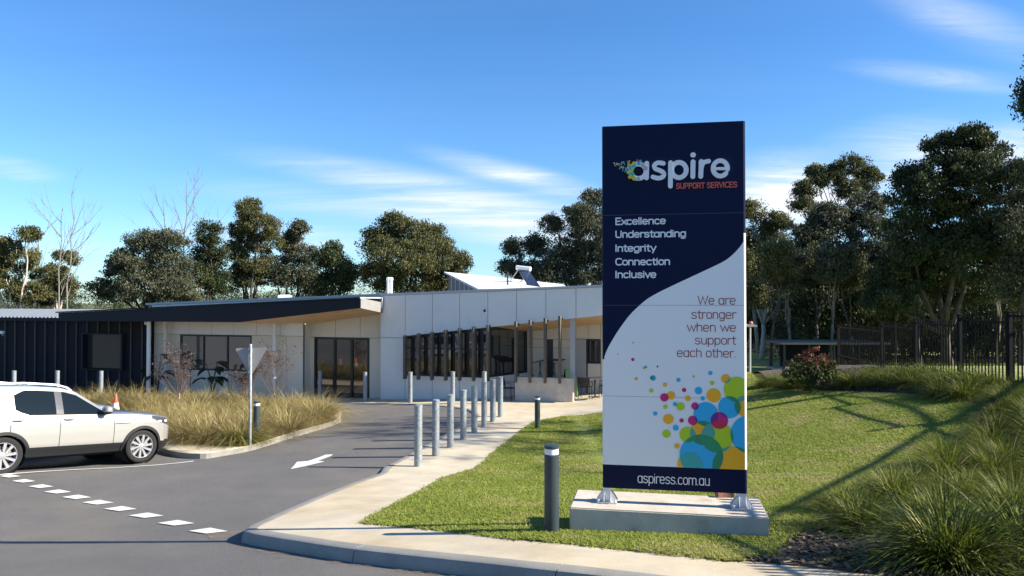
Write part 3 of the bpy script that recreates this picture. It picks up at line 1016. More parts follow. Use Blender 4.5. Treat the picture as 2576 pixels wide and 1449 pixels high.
front_b = [(1052, 1173), (1096, 1146.6), (1133, 1125), (1165.6, 1105), (1193, 1088.2), (1218, 1073), (1239.6, 1061), (1258.7, 1048.5)]
ordw = ['nearest', 'second', 'third', 'fourth', 'fifth', 'sixth', 'seventh', 'farthest']
b0 = None
for i, (u, v) in enumerate(front_b):
    x, y = g(u, v, path_off); p = gz(x, y, path_off(x, y))
    o = bollard_mesh(1.25).build('steel_bollard', smooth=.6, local=True) if b0 is None else b0.copy()
    if b0 is None: b0 = o
    else: COL.objects.link(o)
    o.location = p; o.rotation_euler.z = i * 1.3
    lab = 'galvanised steel bollard beside the driveway arrow, nearest of its row' if i == 0 else (
        'galvanised steel bollard nearest the low concrete wall in the path edge row' if i == 7 else 'galvanised steel bollard, %s from the near end of the path edge row' % ordw[i])
    tag(o, lab, 'bollard', 'steel bollards along the driveway edge')
back_b = [(805, 1004, 'in front of the left door edge'), (918.5, 1010, 'in front of the right edge of the dark entrance door'), (1032, 1013, 'in front of the leftmost timber fin'), (1139, 1014.5, 'in front of the finned windows, behind the front row'),
          (1218.5, 1015.5, 'half hidden behind the front row at the window corner'), (35, 1003, 'by the dark cladding at the far left'), (144, 1003, 'before the dark cladding above the white car roof'),
          (254, 1004, 'below the dark building window'), (475, 1003, 'behind the bare shrub left of the entrance'), (578, 1003, 'behind the golden grass left of the traffic sign')]
b1 = None
for i, (u, v, t) in enumerate(back_b):
    x, y = g(u, v, path_off); p = gz(x, y, path_off(x, y) - .0)
    o = bollard_mesh(1.16).build('steel_bollard', smooth=.6, local=True) if b1 is None else b1.copy()
    if b1 is None: b1 = o
    else: COL.objects.link(o)
    o.location = p; o.rotation_euler.z = i * 1.1
    tag(o, 'galvanised steel bollard ' + t, 'bollard', 'steel bollards along the building front')


def light_bollard(x, y, off, label, scale=1.0):
    r = thing('bollard_light', label, 'bollard light', tuple(gz(x, y, off)), 0, 'dark bollard lights')
    mb = MB(); mb.lathe([(.078, -.1), (.078, .80), (.07, .805), (0, .806)], (0, 0, 0), (0, 0, 1), M_DGREY, 24); mb.build('post', r, smooth=.6, local=True)
    le = MB(); le.lathe([(.052, .80), (.074, .812), (.074, .87), (.06, .88)], (0, 0, 0), (0, 0, 1), mat('light_lens', (.72, .73, .74), .25), 24); le.build('lens', r, smooth=.6, local=True)
    cp = MB(); cp.lathe([(.078, .872), (.080, .876), (.080, .90), (.06, .908), (0, .91)], (0, 0, 0), (0, 0, 1), M_DGREY, 24); cp.build('cap', r, smooth=.6, local=True)
    r.scale = (scale,) * 3
    return r


x, y = g(1388, 1337, lawn_off); light_bollard(x, y, lawn_off(x, y), 'dark grey bollard light on the lawn beside the concrete plinth', 1.02)
x, y = g(1352, 1078, lawn_off); light_bollard(x, y, lawn_off(x, y), 'dark grey bollard light at the lawn edge before the low concrete wall', 1.0)
x, y = g(634, 1112, isl_off); light_bollard(x, y + .35, .13, 'dark bollard light in the island grass behind the sign post', 1.12)


def make_give_way():
    x, y = g(629, 1120, isl_off); b = gz(x, y, .13)
    r = thing('traffic_sign', 'back of a triangular grey traffic sign on a steel post', 'traffic sign', tuple(b))
    D = y
    top = P(629, 867, D).z
    po = MB(); po.lathe([(.036, -.2), (.036, top - b.z), (.030, top - b.z + .012), (0, top - b.z + .016)], (0, 0, 0), (0, 0, 1), M_GALV, 16); po.build('post', r, smooth=.6, local=True)
    a, c, d = P(591, 876, D + .05), P(673, 874, D + .05), P(630, 948, D + .05)
    pts = [a, c, d]; cen = (a + c + d) / 3; out = []
    for i in range(3):
        p = pts[i]; q0 = pts[i - 1]; q1 = pts[(i + 1) % 3]
        s0 = p + (q0 - p).normalized() * .06; s1 = p + (q1 - p).normalized() * .06
        for t in (0, .25, .5, .75, 1):
            out.append(s0 * (1 - t) ** 2 + p * (2 * t * (1 - t)) + s1 * t * t)
    pl = MB(); pl.prism(out, (0, .006, 0), mat('sign_back_aluminium', (.30, .29, .275), .6, .1, var=.08, vscale=8)); pl.build('sign_plate', r)
    for vv in (882, 925):
        br = MB(); br.box(P(629, vv, D + .02), (.12, .05, .035), M_GALV); br.build('bracket', r)


make_give_way()


CONE_XY = g(291, 1046, isl_off)


def make_cone():
    x, y = CONE_XY; p = gz(x, y, .13)
    r = thing('traffic_cone', 'orange traffic cone with a white band beyond the white car', 'cone', tuple(p))
    MO = mat('cone_orange', (.85, .07, .02), .5); MW = mat('cone_band', (.82, .82, .82), .4)
    bs = MB(); bs.box((0, 0, .02), (.38, .38, .04), MO); bs.build('base', r, local=True, bevel=.01)
    c = MB()
    rad = lambda z: .145 - .115 * z / .72
    c.lathe([(rad(.04), .04), (rad(.20), .20)], (0, 0, 0), (0, 0, 1), MO, 20)
    c.build('cone_body', r, smooth=.6, local=True)
    c = MB(); c.lathe([(rad(.44), .44), (rad(.72), .72), (.02, .735), (.018, .70)], (0, 0, 0), (0, 0, 1), MO, 20)
    c.build('cone_tip', r, smooth=.6, local=True)
    w = MB(); w.lathe([(rad(.20) + .003, .20), (rad(.44) + .003, .44)], (0, 0, 0), (0, 0, 1), MW, 20); w.build('white_band', r, smooth=.6, local=True)


make_cone()

# ================================================================ THE MAIN BUILDING
B_A = Vector((-.98, 29.3, 0)); B_E = Vector((.956, -.2924, 0)).normalized(); B_N = Vector((B_E.y, -B_E.x, 0))   # along the front, and out of it
B_FLOOR = -2.31


def bp(s, z, off=0.0): return B_A + B_E * s + B_N * off + Vector((0, 0, z))


def bpx(u, v, off=0.0):
    """front-wall coordinates (along, height) of a picture point on the plane standing `off` out from the wall"""
    d = ray(u, v); o = Vector((0, 0, CZ)); a = B_A + B_N * off
    t = (Vector((a.x, a.y, CZ)) - o).dot(B_N) / d.dot(B_N)
    p = o + d * t
    return ((p - B_A).dot(B_E), p.z)


def bq(pts, off): return [bp(*bpx(u, v, off), off) for u, v in pts]


building = thing('community_building', 'long pale panelled building with sloping parapet and dark entrance canopy', 'building', tuple(bp(-8, B_FLOOR)))
FL = B_FLOOR - .6
pan_s0 = bpx(1020, 849)[0]; pan_w = (bpx(1449, 800)[0] - pan_s0) / 6
zj = bpx(960, 849)[1]
top0 = bpx(355, 768); top1 = bpx(1518, 722)
def ztop(s): return top0[1] + (top1[1] - top0[1]) * (s - top0[0]) / (top1[0] - top0[0])
fl0 = bpx(1017, 846); fl1 = bpx(1518, 794)
def zfas(s): return fl0[1] + (fl1[1] - fl0[1]) * (s - fl0[0]) / (fl1[0] - fl0[0])
sW0 = bpx(380, 900)[0]        # left end of the pale wall
sR0, sR1 = bpx(762, 900)[0], bpx(957, 900)[0]     # entrance recess
sWin0, sWin1 = bpx(1019, 900)[0], bpx(1231, 900)[0]
sEnd = bpx(1850, 800)[0]
GAP = .018


def panels(parent, name, cells, off, m, back=.10):
    """cladding panels (quads in wall coordinates) with shadow gaps over a darker backing"""
    mb = MB()
    for q in cells:
        cx = sum(p[0] for p in q) / 4; cz = sum(p[1] for p in q) / 4
        qq = [(s + (GAP / 2 if s < cx else -GAP / 2), z + (GAP / 2 if z < cz else -GAP / 2)) for s, z in q]
        mb.prism([bp(s, z, off) for s, z in qq], -B_N * .03, m)
        mb.prism([bp(s, z, off - .034) for s, z in q], -B_N * back, M_JOINT)
    return mb.build(name, parent)


def cells_between(s0, s1, zlo, zhi, step=None, origin=None):
    step = step or pan_w; origin = pan_s0 if origin is None else origin
    k = math.ceil((s0 - origin) / step + 1e-6); cuts = [s0]
    while origin + k * step < s1 - 1e-3:
        if origin + k * step > s0 + .12: cuts.append(origin + k * step)
        k += 1
    cuts.append(s1)
    f = lambda z, s: z(s) if callable(z) else z
    return [[(a, f(zlo, a)), (b, f(zlo, b)), (b, f(zhi, b)), (a, f(zhi, a))] for a, b in zip(cuts, cuts[1:])]


def make_front():
    B = building
    # upper band, full length; lower pieces
    up = cells_between(sW0, sR0, zj, ztop) + cells_between(sR0, sR1, lambda s: bpx(957, 784)[1] - .0 + (s - sR1) * (bpx(957, 784)[1] - bpx(786, 812)[1]) / (bpx(957, 784)[0] - bpx(786, 812)[0]) + .05, ztop) + cells_between(sR1, sWin0, zj, ztop) + cells_between(sWin0, sEnd, zfas, ztop)
    panels(B, 'upper_wall', up, 0.0, M_WHITEP)
    w0, w1 = bpx(453, 846)[0], bpx(633, 846)[0]
    zs_, zh = bpx(540, 932)[1], bpx(540, 846)[1]
    low = cells_between(sW0, w0, FL, zj) + cells_between(w0, w1, FL, zs_) + cells_between(w1, sR0, FL, zj, 1.75, w1)
    panels(B, 'entry_wall', low, 0.0, M_WALL)
    zwb = bpx(1100, 946.5)[1]
    low2 = cells_between(sR1, sWin0, FL, zj) + cells_between(sWin0, sWin1, FL, zwb)
    panels(B, 'lower_wall', low2, 0.0, M_WHITEP)
    # parapet capping
    cp = MB()
    s0, s1 = sW0 - .3, sEnd
    cp.prism([bp(s0, ztop(s0), .05), bp(s1, ztop(s1), .05), bp(s1, ztop(s1) + .09, .05), bp(s0, ztop(s0) + .09, .05)], -B_N * .35, M_CAP)
    cp.build('parapet_capping', B)
    # left window
    win(B, w0, w1, zs_, zj - .004, -.05, 3)
    # entrance recess
    ro = -.55
    d0, d1 = bpx(791, 900, ro)[0], bpx(929, 900, ro)[0]
    r0, r1 = bpx(783, 900, ro)[0], sR1
    dz = bpx(860, 849, ro)[1]
    rw = []
    zc = lambda s: ztop(s) - .2
    rw += cells_between(sR0 - .2, d0, FL, dz, 9) + cells_between(d1, r1 + .02, FL, dz, 9)
    rw += cells_between(sR0 - .2, r1 + .02, dz, zc)
    panels(B, 'recess_wall', rw, ro, M_WALL)
    sd = MB(); sd.prism([bp(sR0, FL, -.14), bp(sR0, FL, ro), bp(sR0, zj + 1.0, ro), bp(sR0, zj + 1.0, -.14)], -B_E * .1, M_WALL)
    sd.build('recess_return', B); sd = MB()
    sd.prism([bp(sR1, FL, -.14), bp(sR1, FL, ro), bp(sR1, zj + 1.0, ro), bp(sR1, zj + 1.0, -.14)], B_E * .1, M_WALL)
    sd.build('recess_return', B)
    # entrance doors
    dr = bpx(0, 0)
    door = MB(); fz = B_FLOOR - .35
    def fr(mb, a, b, z0, z1, off, w, dep=.08):
        for (p, q) in (((a, z0), (a + w, z1)), ((b - w, z0), (b, z1)), ((a + w, z1 - w), (b - w, z1)), ((a + w, z0), (b - w, z0 + w))):
            mb.prism([bp(p[0], p[1], off), bp(q[0], p[1], off), bp(q[0], q[1], off), bp(p[0], q[1], off)], -B_N * dep, M_FRAME)
    ms = [d0, bpx(842, 900, ro)[0], bpx(885, 900, ro)[0], d1]
    fr(door, d0, d1, fz, dz, ro + .02, .09, .14)
    for m_ in ms[1:3]:
        door.prism([bp(m_ - .05, fz, ro + .03), bp(m_ + .05, fz, ro + .03), bp(m_ + .05, dz - .09, ro + .03), bp(m_ - .05, dz - .09, ro + .03)], -B_N * .1, M_FRAME)
    do = door.build('entrance_door', B)
    for a, b in zip(ms, ms[1:]):
        gl = MB(); gl.prism([bp(a + .04, fz, ro - .03), bp(b - .04, fz, ro - .03), bp(b - .04, dz - .05, ro - .03), bp(a + .04, dz - .05, ro - .03)], -B_N * .012, M_GLASS)
        gl.build('pane', do)
    rs = bpx(852, 908, ro); nt = MB()
    nt.prism([bp(rs[0], rs[1] - .16, ro - .022), bp(rs[0] + .17, rs[1] - .16, ro - .022), bp(rs[0] + .17, rs[1] + .1, ro - .022), bp(rs[0], rs[1] + .1, ro - .022)], -B_N * .004, mat('notice_red', (.5, .16, .13), .6))
    nt.build('notice', do)
    # dark rooms behind the glass
    rm = MB(); MI = mat('interior_dark', (.05, .048, .045), .9)
    # finned ribbon window: frame, mullions, panes
    fw = MB(); off = -.06
    s_cuts = np.linspace(sWin0, sWin1, 13)
    zt = lambda s: zfas(s) - .005
    fw.prism([bp(sWin0, zwb, off + .04), bp(sWin1, zwb, off + .04), bp(sWin1, zwb + .09, off + .04), bp(sWin0, zwb + .09, off + .04)], -B_N * .1, M_FRAME)
    fw.prism([bp(sWin0, zt(sWin0) - .12, off + .04), bp(sWin1, zt(sWin1) - .12, off + .04), bp(sWin1, zt(sWin1), off + .04), bp(sWin0, zt(sWin0), off + .04)], -B_N * .1, M_FRAME)
    for i, s in enumerate(s_cuts):
        w = .09 if i in (0, 12) else (.11 if i % 2 == 0 else .07)
        fw.prism([bp(s - w / 2, zwb + .09, off + .035), bp(s + w / 2, zwb + .09, off + .035), bp(s + w / 2, zt(s) - .12, off + .035), bp(s - w / 2, zt(s) - .12, off + .035)], -B_N * .09, M_FRAME)
    zmid = bpx(1100, 877)[1]
    fw.prism([bp(sWin0, zmid - .03, off + .03), bp(sWin1, zmid - .03, off + .03), bp(sWin1, zmid + .03, off + .03), bp(sWin0, zmid + .03, off + .03)], -B_N * .06, M_FRAME)
    f = fw.build('ribbon_window', B)
    for i in range(0, 12, 2):
        a, b = s_cuts[i], s_cuts[i + 2]
        gl = MB(); gl.prism([bp(a + .03, zwb + .05, off), bp(b - .03, zwb + .05, off), bp(b - .03, zt(b) - .08, off), bp(a + .03, zt(a) - .08, off)], -B_N * .012, M_GLASS)
        gl.build('pane', f)
    # timber fins
    fins = [(1015.8, 844, 954), (1050, 839, 955.6), (1084, 835, 957), (1118.5, 830, 958), (1153.7, 826, 958), (1189, 822, 959), (1225, 817.7, 960), (1296, 808.7, 962.6), (1332, 804.5, 963.5), (1370, 800, 964.6), (1407, 795, 965.4)]
    for i, (u, v0, v1) in enumerate(fins):
        fo = .42 if i < 7 else .50
        s, z0 = bpx(u, v1, fo); z1 = bpx(u, v0, fo)[1]
        fb = MB()
        fb.box(bp(s, (z0 + z1) / 2, fo - .11), (.082, .22, z1 - z0), M_FIN, math.atan2(B_E.y, B_E.x))
        for zz in (z0 + .25, z1 - .12):
            L_ = fo - .2
            fb.box(bp(s, zz, L_ / 2), (.04, L_, .06), M_BLACK, math.atan2(B_E.y, B_E.x))
        fb.build('timber_fin', B)
    # camera and wall light
    for u, v in ((1221, 781.5),):
        cm = MB(); s, z = bpx(u, v)
        cm.lathe([(.075, 0), (.075, .05), (.06, .07)], bp(s, z, .002), B_N, M_WHITE, 16)
        cm.lathe([(.055, .06), (.05, .10), (.02, .125), (0, .13)], bp(s, z, .012), B_N, M_BLACK, 16)
        cm.build('security_camera', B, smooth=.6)


def win(B, s0, s1, z0, z1, off, n):
    mb = MB()
    for a, b, c, d in ((s0, s1, z0, z0 + .07), (s0, s1, z1 - .07, z1)):
        mb.prism([bp(a, c, off + .04), bp(b, c, off + .04), bp(b, d, off + .04), bp(a, d, off + .04)], -B_N * .12, M_FRAME)
    for i in range(n + 1):
        s = s0 + (s1 - s0) * i / n; w = .07
        a = min(max(s - w / 2, s0), s1 - w)
        mb.prism([bp(a, z0 + .07, off + .04), bp(a + w, z0 + .07, off + .04), bp(a + w, z1 - .07, off + .04), bp(a, z1 - .07, off + .04)], -B_N * .12, M_FRAME)
    f = mb.build('window', B)
    for i in range(n):
        a, b = s0 + (s1 - s0) * i / n + .03, s0 + (s1 - s0) * (i + 1) / n - .03
        gl = MB(); gl.prism([bp(a, z0 + .03, off), bp(b, z0 + .03, off), bp(b, z1 - .03, off), bp(a, z1 - .03, off)], -B_N * .012, M_GLASSW)
        gl.build('pane', f)
    return f


make_front()


def make_canopy():
    B = building
    CO = 1.9
    tl, tr, br, bm_, bl = [bpx(u, v, CO) for u, v in ((147, 787), (906, 751), (906, 775), (604, 810.5), (147, 807.5))]
    mb = MB()
    mb.prism([bp(*p, CO) for p in (tl, bl, bm_, br, tr)], -B_N * .05, M_FASC)
    # top edge trim
    mb.prism([bp(tl[0] - .12, tl[1], CO + .05), bp(tr[0], tr[1], CO + .05), bp(tr[0], tr[1] + .05, CO + .05), bp(tl[0] - .12, tl[1] + .05, CO + .05)], -B_N * .12, M_FASC)
    mb.build('canopy_fascia', B)
    en = MB(); M_FASCG = mat('grey_fascia_end', (.24, .23, .22), .6, var=.1, vscale=3)
    WL = [bpx(u, v, -.02) for u, v in ((380, 808), (690, 812.5), (786, 814), (953.5, 787))]
    et = bpx(959, 761, .01)
    en.prism([bp(tr[0], tr[1] + .02, CO - .06), bp(br[0], br[1], CO - .06), bp(br[0], WL[3][1], .01), bp(tr[0], et[1], .01)], -B_E * .05, M_FASCG)
    en.prism([bp(tr[0] + .004, tr[1] + .06, CO - .0), bp(tr[0] + .004, tr[1] + .0, CO - .0), bp(tr[0] + .004, tr[1] + .0, .02), bp(tr[0] + .004, tr[1] + .06, .02)], -B_E * .08, M_CAP)
    en.prism([bp(tr[0] + .05, br[1] - .02, .16), bp(tr[0] + .05, tr[1] + .05, .16), bp(tr[0] + .05, tr[1] + .05, .02), bp(tr[0] + .05, br[1] - .02, .02)], -B_E * .07, M_CAP)
    en.build('canopy_end', B)
    so = MB()
    # folded soffit, dropping towards the wall
    F = [bp(bl[0], bl[1] + .015, CO - .05), bp(bm_[0], bm_[1] + .015, CO - .05), bp(br[0], br[1] + .015, CO - .05)]
    Wp = [bp(bl[0], WL[0][1], -.02)] + [bp(p[0], p[1], -.02) for p in WL[1:]]
    Wr = [bp(WL[2][0] - .3, WL[2][1] - .02, -.6), bp(sR1 + .02, WL[3][1], -.6)]
    up_ = (0, 0, .04)
    so.prism([F[0], F[1], Wp[1], Wp[0]], up_, M_SOFF); so.prism([F[1], Wp[2], Wp[1]], up_, M_SOFF); so.prism([F[1], F[2], Wp[3], Wp[2]], up_, M_SOFF)
    so.prism([Wp[2] - B_E * .3, Wp[3], Wr[1], Wr[0]], up_, M_SOFF)
    zb = bm_[1] + .02
    so.build('canopy_soffit', B)
    rf = MB()
    rf.prism([bp(tl[0], tl[1] - .03, CO - .05), bp(tr[0] - .05, tr[1] - .03, CO - .05), bp(tr[0] - .05, tr[1] - .03, .01), bp(tl[0], tl[1] - .03, .01)], (0, 0, .03), M_FASC)
    rf.build('canopy_roof', B)
    for u, o in ((374, 1.5), (416, .25), (690, .30)):
        s = bpx(u, 890, o)[0]
        c = MB(); c.lathe([(.085, FL), (.085, zb)], bp(s, 0, o), (0, 0, 1), M_WHITEP, 20); c.build('canopy_column', B, smooth=.6)


make_canopy()


def make_alcove():
    B = building
    p1 = bp(sWin1 + .02, 0); p2 = Vector((.615, 31.25, 0))
    zb = bpx(1230, 949)[1]; zt = zfas(sWin1)
    d = p2 - p1; n = Vector((d.y, -d.x, 0)).normalized()
    def q(t, z, o=0): return p1 + d * t + n * o + Vector((0, 0, z))
    mb = MB()
    mb.prism([q(0, FL), q(1, FL), q(1, zb), q(0, zb)], -n * .1, M_WHITEP)
    mb.build('alcove_wall', B)
    fr = MB()
    L_ = d.length
    for a, b, c, e in ((0, .03, zb, zt + .1), (.94, 1, zb, zt + .1), (.03, .94, zb, zb + .09), (.03, .94, zt - .12, zt + .1)):
        fr.prism([q(a, c, .03), q(b, c, .03), q(b, e, .03), q(a, e, .03)], -n * .1, M_FRAME)
    f = fr.build('corner_window', B)
    gl = MB(); gl.prism([q(.03, zb + .05), q(.94, zb + .05), q(.94, zt - .06), q(.03, zt - .06)], -n * .012, M_GLASS); gl.build('pane', f)
    # back wall of the alcove
    off = (p2 - B_A).dot(B_N)
    s2 = (p2 - B_A).dot(B_E)
    zj1 = bpx(1350, 853, off)[1]; zj2 = bpx(1350, 874, off)[1]
    ztp = zfas(s2) + .6
    dA, dB = bpx(1376, 900, off)[0], bpx(1391, 900, off)[0]
    wA, wB = bpx(1449, 900, off)[0], bpx(1511, 900, off)[0]
    zwin = bpx(1480, 853, off)[1]; sill = bpx(1480, 914, off)[1]
    cl = cells_between(s2, dA, FL, zj2) + cells_between(s2, dA, zj2, zj1) + cells_between(s2, wA, zj1, ztp) + cells_between(dB, wA, FL, zj2) + cells_between(dB, wA, zj2, zj1)
    cl += cells_between(wA, wB, zwin, ztp) + cells_between(bpx(1478, 900, off)[0], wB, FL, sill) + cells_between(wB, sEnd, FL, ztp)
    panels(B, 'alcove_back_wall', cl, off, M_WALL)
    dd = MB(); dd.prism([bp(dA, FL, off - .03), bp(dB, FL, off - .03), bp(dB, zj1, off - .03), bp(dA, zj1, off - .03)], -B_N * .05, M_FRAME); dd.build('side_door', B)
    w = MB(); wm = bpx(1478, 900, off)[0]
    for a, b, c, e in ((wm - .05, wm, sill, zwin), (wB - .14, wB, sill, zwin), (wm, wB - .14, zwin - .08, zwin), (wm, wB - .14, sill, sill + .07)):
        w.prism([bp(a, c, off + .02), bp(b, c, off + .02), bp(b, e, off + .02), bp(a, e, off + .02)], -B_N * .1, M_FRAME)
    wf = w.build('window', B)
    gl = MB(); gl.prism([bp(wm, sill, off - .04), bp(wB - .1, sill, off - .04), bp(wB - .1, zwin, off - .04), bp(wm, zwin, off - .04)], -B_N * .012, M_GLASS); gl.build('pane', wf)
    # vertical slat screen left of it
    sl_ = MB(); k = 6
    for i in range(k):
        a = wA + (wm - .05 - wA) * i / k
        sl_.prism([bp(a, FL, off + .06), bp(a + .07, FL, off + .06), bp(a + .07, zwin, off + .06), bp(a, zwin, off + .06)], -B_N * .1, mat('slat_grey', (.36, .35, .34), .6))
    sl_.prism([bp(wA, FL, off - .06), bp(wm, FL, off - .06), bp(wm, zwin, off - .06), bp(wA, zwin, off - .06)], -B_N * .03, M_FRAME)
    sl_.build('slat_screen', B)
    # timber soffit behind the fascia
    so = MB()
    a, b = sWin1 - .05, sEnd
    k0, k1 = bpx(1383, 827.5, off), bpx(1517, 813.5, off)
    zk = lambda s_: k0[1] + (k1[1] - k0[1]) * (s_ - k0[0]) / (k1[0] - k0[0])
    so.prism([bp(a, zfas(a) + .02, -.13), bp(b, zfas(b) + .02, -.13), bp(b, zk(b), off + .02), bp(a, zk(a), off + .02)], (0, 0, .04), M_SOFF)
    so.build('alcove_soffit', B)
    # slim white column
    s, z1 = bpx(1440, 803, -.25)
    c = MB(); c.box(bp(s, (FL + z1 + .2) / 2, -.30), (.17, .17, z1 + .2 - FL), M_CAP, math.atan2(B_E.y, B_E.x)); c.build('column', B)
    # roof deck and back of the building
    rd = MB()
    rd.prism([bp(sW0 - .3, ztop(sW0) - .25, -.35), bp(sEnd, ztop(sEnd) - .35, -.35), bp(sEnd, ztop(sEnd) - .6, -11), bp(sW0 - .3, ztop(sW0) - .5, -11)], (0, 0, -.1), M_ROOFW)
    rd.build('roof', B)
    wl = MB()
    for s in (sW0, sEnd):
        wl.prism([bp(s, FL, -.16), bp(s, FL, -11), bp(s, ztop(s) - .3, -11), bp(s, ztop(s) - .1, -.16)] if s == sW0 else [bp(s, FL, off - .2), bp(s, FL, -11), bp(s, ztop(s) - .4, -11), bp(s, ztop(s) - .3, off - .2)], B_E * (.1 if s == sW0 else -.1), M_WALL)
    wl.prism([bp(sW0 + .1, FL, -11), bp(sEnd - .1, FL, -11), bp(sEnd - .1, ztop(sEnd) - .7, -11), bp(sW0 + .1, ztop(sW0) - .6, -11)], B_N * .1, M_WALL)
    wl.build('side_wall', B)
    # dark lining a metre and more behind the glazing so panes read deep
    # raised skillion roof, second roof strip, flues, vent, solar heater
    def quad(u4, D4): return [P(u, v, D) for (u, v), D in zip(u4, D4)]
    sk = MB()
    q4 = quad([(1117, 688), (1256, 702), (1345, 732), (1204, 732)], [43, 42, 34.6, 35.4])
    sk.prism(q4, (0, 0, .10), M_ROOFW, M_CAP)
    a, b_ = q4[0], q4[3]
    inn = (q4[1] - q4[0]).normalized() * .3
    lo = min(a.z, b_.z) - .6
    sk.prism([a + inn + Vector((0, 0, -.02)), b_ + inn + Vector((0, 0, -.02)), Vector((b_.x + inn.x, b_.y + inn.y, lo)), Vector((a.x + inn.x, a.y + inn.y, lo))], (.08, 0, 0), mat('grey_cladding', (.10, .105, .115), .5))
    for t in np.linspace(.1, .75, 6):
        p = a.lerp(b_, t) + inn + Vector((-.02, 0, -.02)); sk.bar(p, Vector((p.x, p.y, lo)), .05, M_CAP)
    sk.build('raised_roof', B)
    s2_ = MB(); q5 = quad([(1262, 702), (1415, 718.5), (1440, 733), (1350, 733)], [42.5, 41.5, 36, 35]); s2_.prism(q5, (0, 0, .08), M_ROOFW); s2_.build('raised_roof', B)
    for u in (977, 983.5):
        f_ = MB(); pb = P(u, 745, 33.5); pt = P(u, 699, 33.5)
        f_.lathe([(.075, pb.z - .2), (.075, pt.z - .12), (.095, pt.z - .12), (.095, pt.z), (.04, pt.z + .03), (0, pt.z + .03)], (pb.x, pb.y, 0), (0, 0, 1), M_WHITE, 14); f_.build('flue', B, smooth=.6)
    v_ = MB(); pv = P(717, 749, 34); v_.box(pv + Vector((0, 0, .02)), (.62, .6, .16), M_WHITE, .3); v_.box(pv + Vector((0, 0, .11)), (.45, .45, .05), M_WHITE, .3); v_.build('roof_vent', B)
    so2 = thing_part = MB()
    t1, t2, t3, t4 = quad([(1303, 679), (1331, 682), (1361, 725), (1332, 727)], [39.2, 38.9, 37.2, 37.5])
    so2.prism([t1, t2, t3, t4], (t2 - t1).cross(t4 - t1).normalized() * -.06, mat('solar_tube', (.02, .03, .055), .2, spec=.8))
    for k in range(1, 12):
        a = t1.lerp(t2, k / 12); b_ = t4.lerp(t3, k / 12); so2.tube([a + Vector((0, 0, .05)), b_ + Vector((0, 0, .05))], .022, mat('solar_tube_edge', (.06, .08, .12), .15, spec=.9), 6)
    so2.tube([t1.lerp(t2, -.12) + Vector((0, 0, .12)), t1.lerp(t2, 1.12) + Vector((0, 0, .12))], .12, M_WHITE, 12)
    for p in (t1, t2):
        bb = Vector((p.x - .9, p.y + .9, p.z - 1.25)); so2.tube([p, bb], .025, M_CAP, 6)
        so2.tube([p.lerp(t4 if p is t1 else t3, .5), bb], .02, M_CAP, 6)
    so2.build('solar_heater', B)
    pp = MB(); a = P(1277, 725, 37); b_ = P(1277, 684, 37); pp.tube([a, b_], .04, M_BLACK, 8); pp.build('vent_pipe', B)


make_alcove()


def make_low_wall():
    off = .38
    a, b = bpx(1295, 948, off), bpx(1441, 952, off)
    z1 = (a[1] + b[1]) / 2
    mb = MB()
    mb.prism([bp(a[0], FL, off), bp(b[0], FL, off), bp(b[0], z1, off), bp(a[0], z1, off)], -B_N * .24, M_PLINTH)
    o = mb.build('concrete_wall', loc=tuple(bp((a[0] + b[0]) / 2, B_FLOOR, off)), bevel=.012)
    tag(o, 'low raw concrete wall in front of the outdoor seating alcove', 'wall')


make_low_wall()


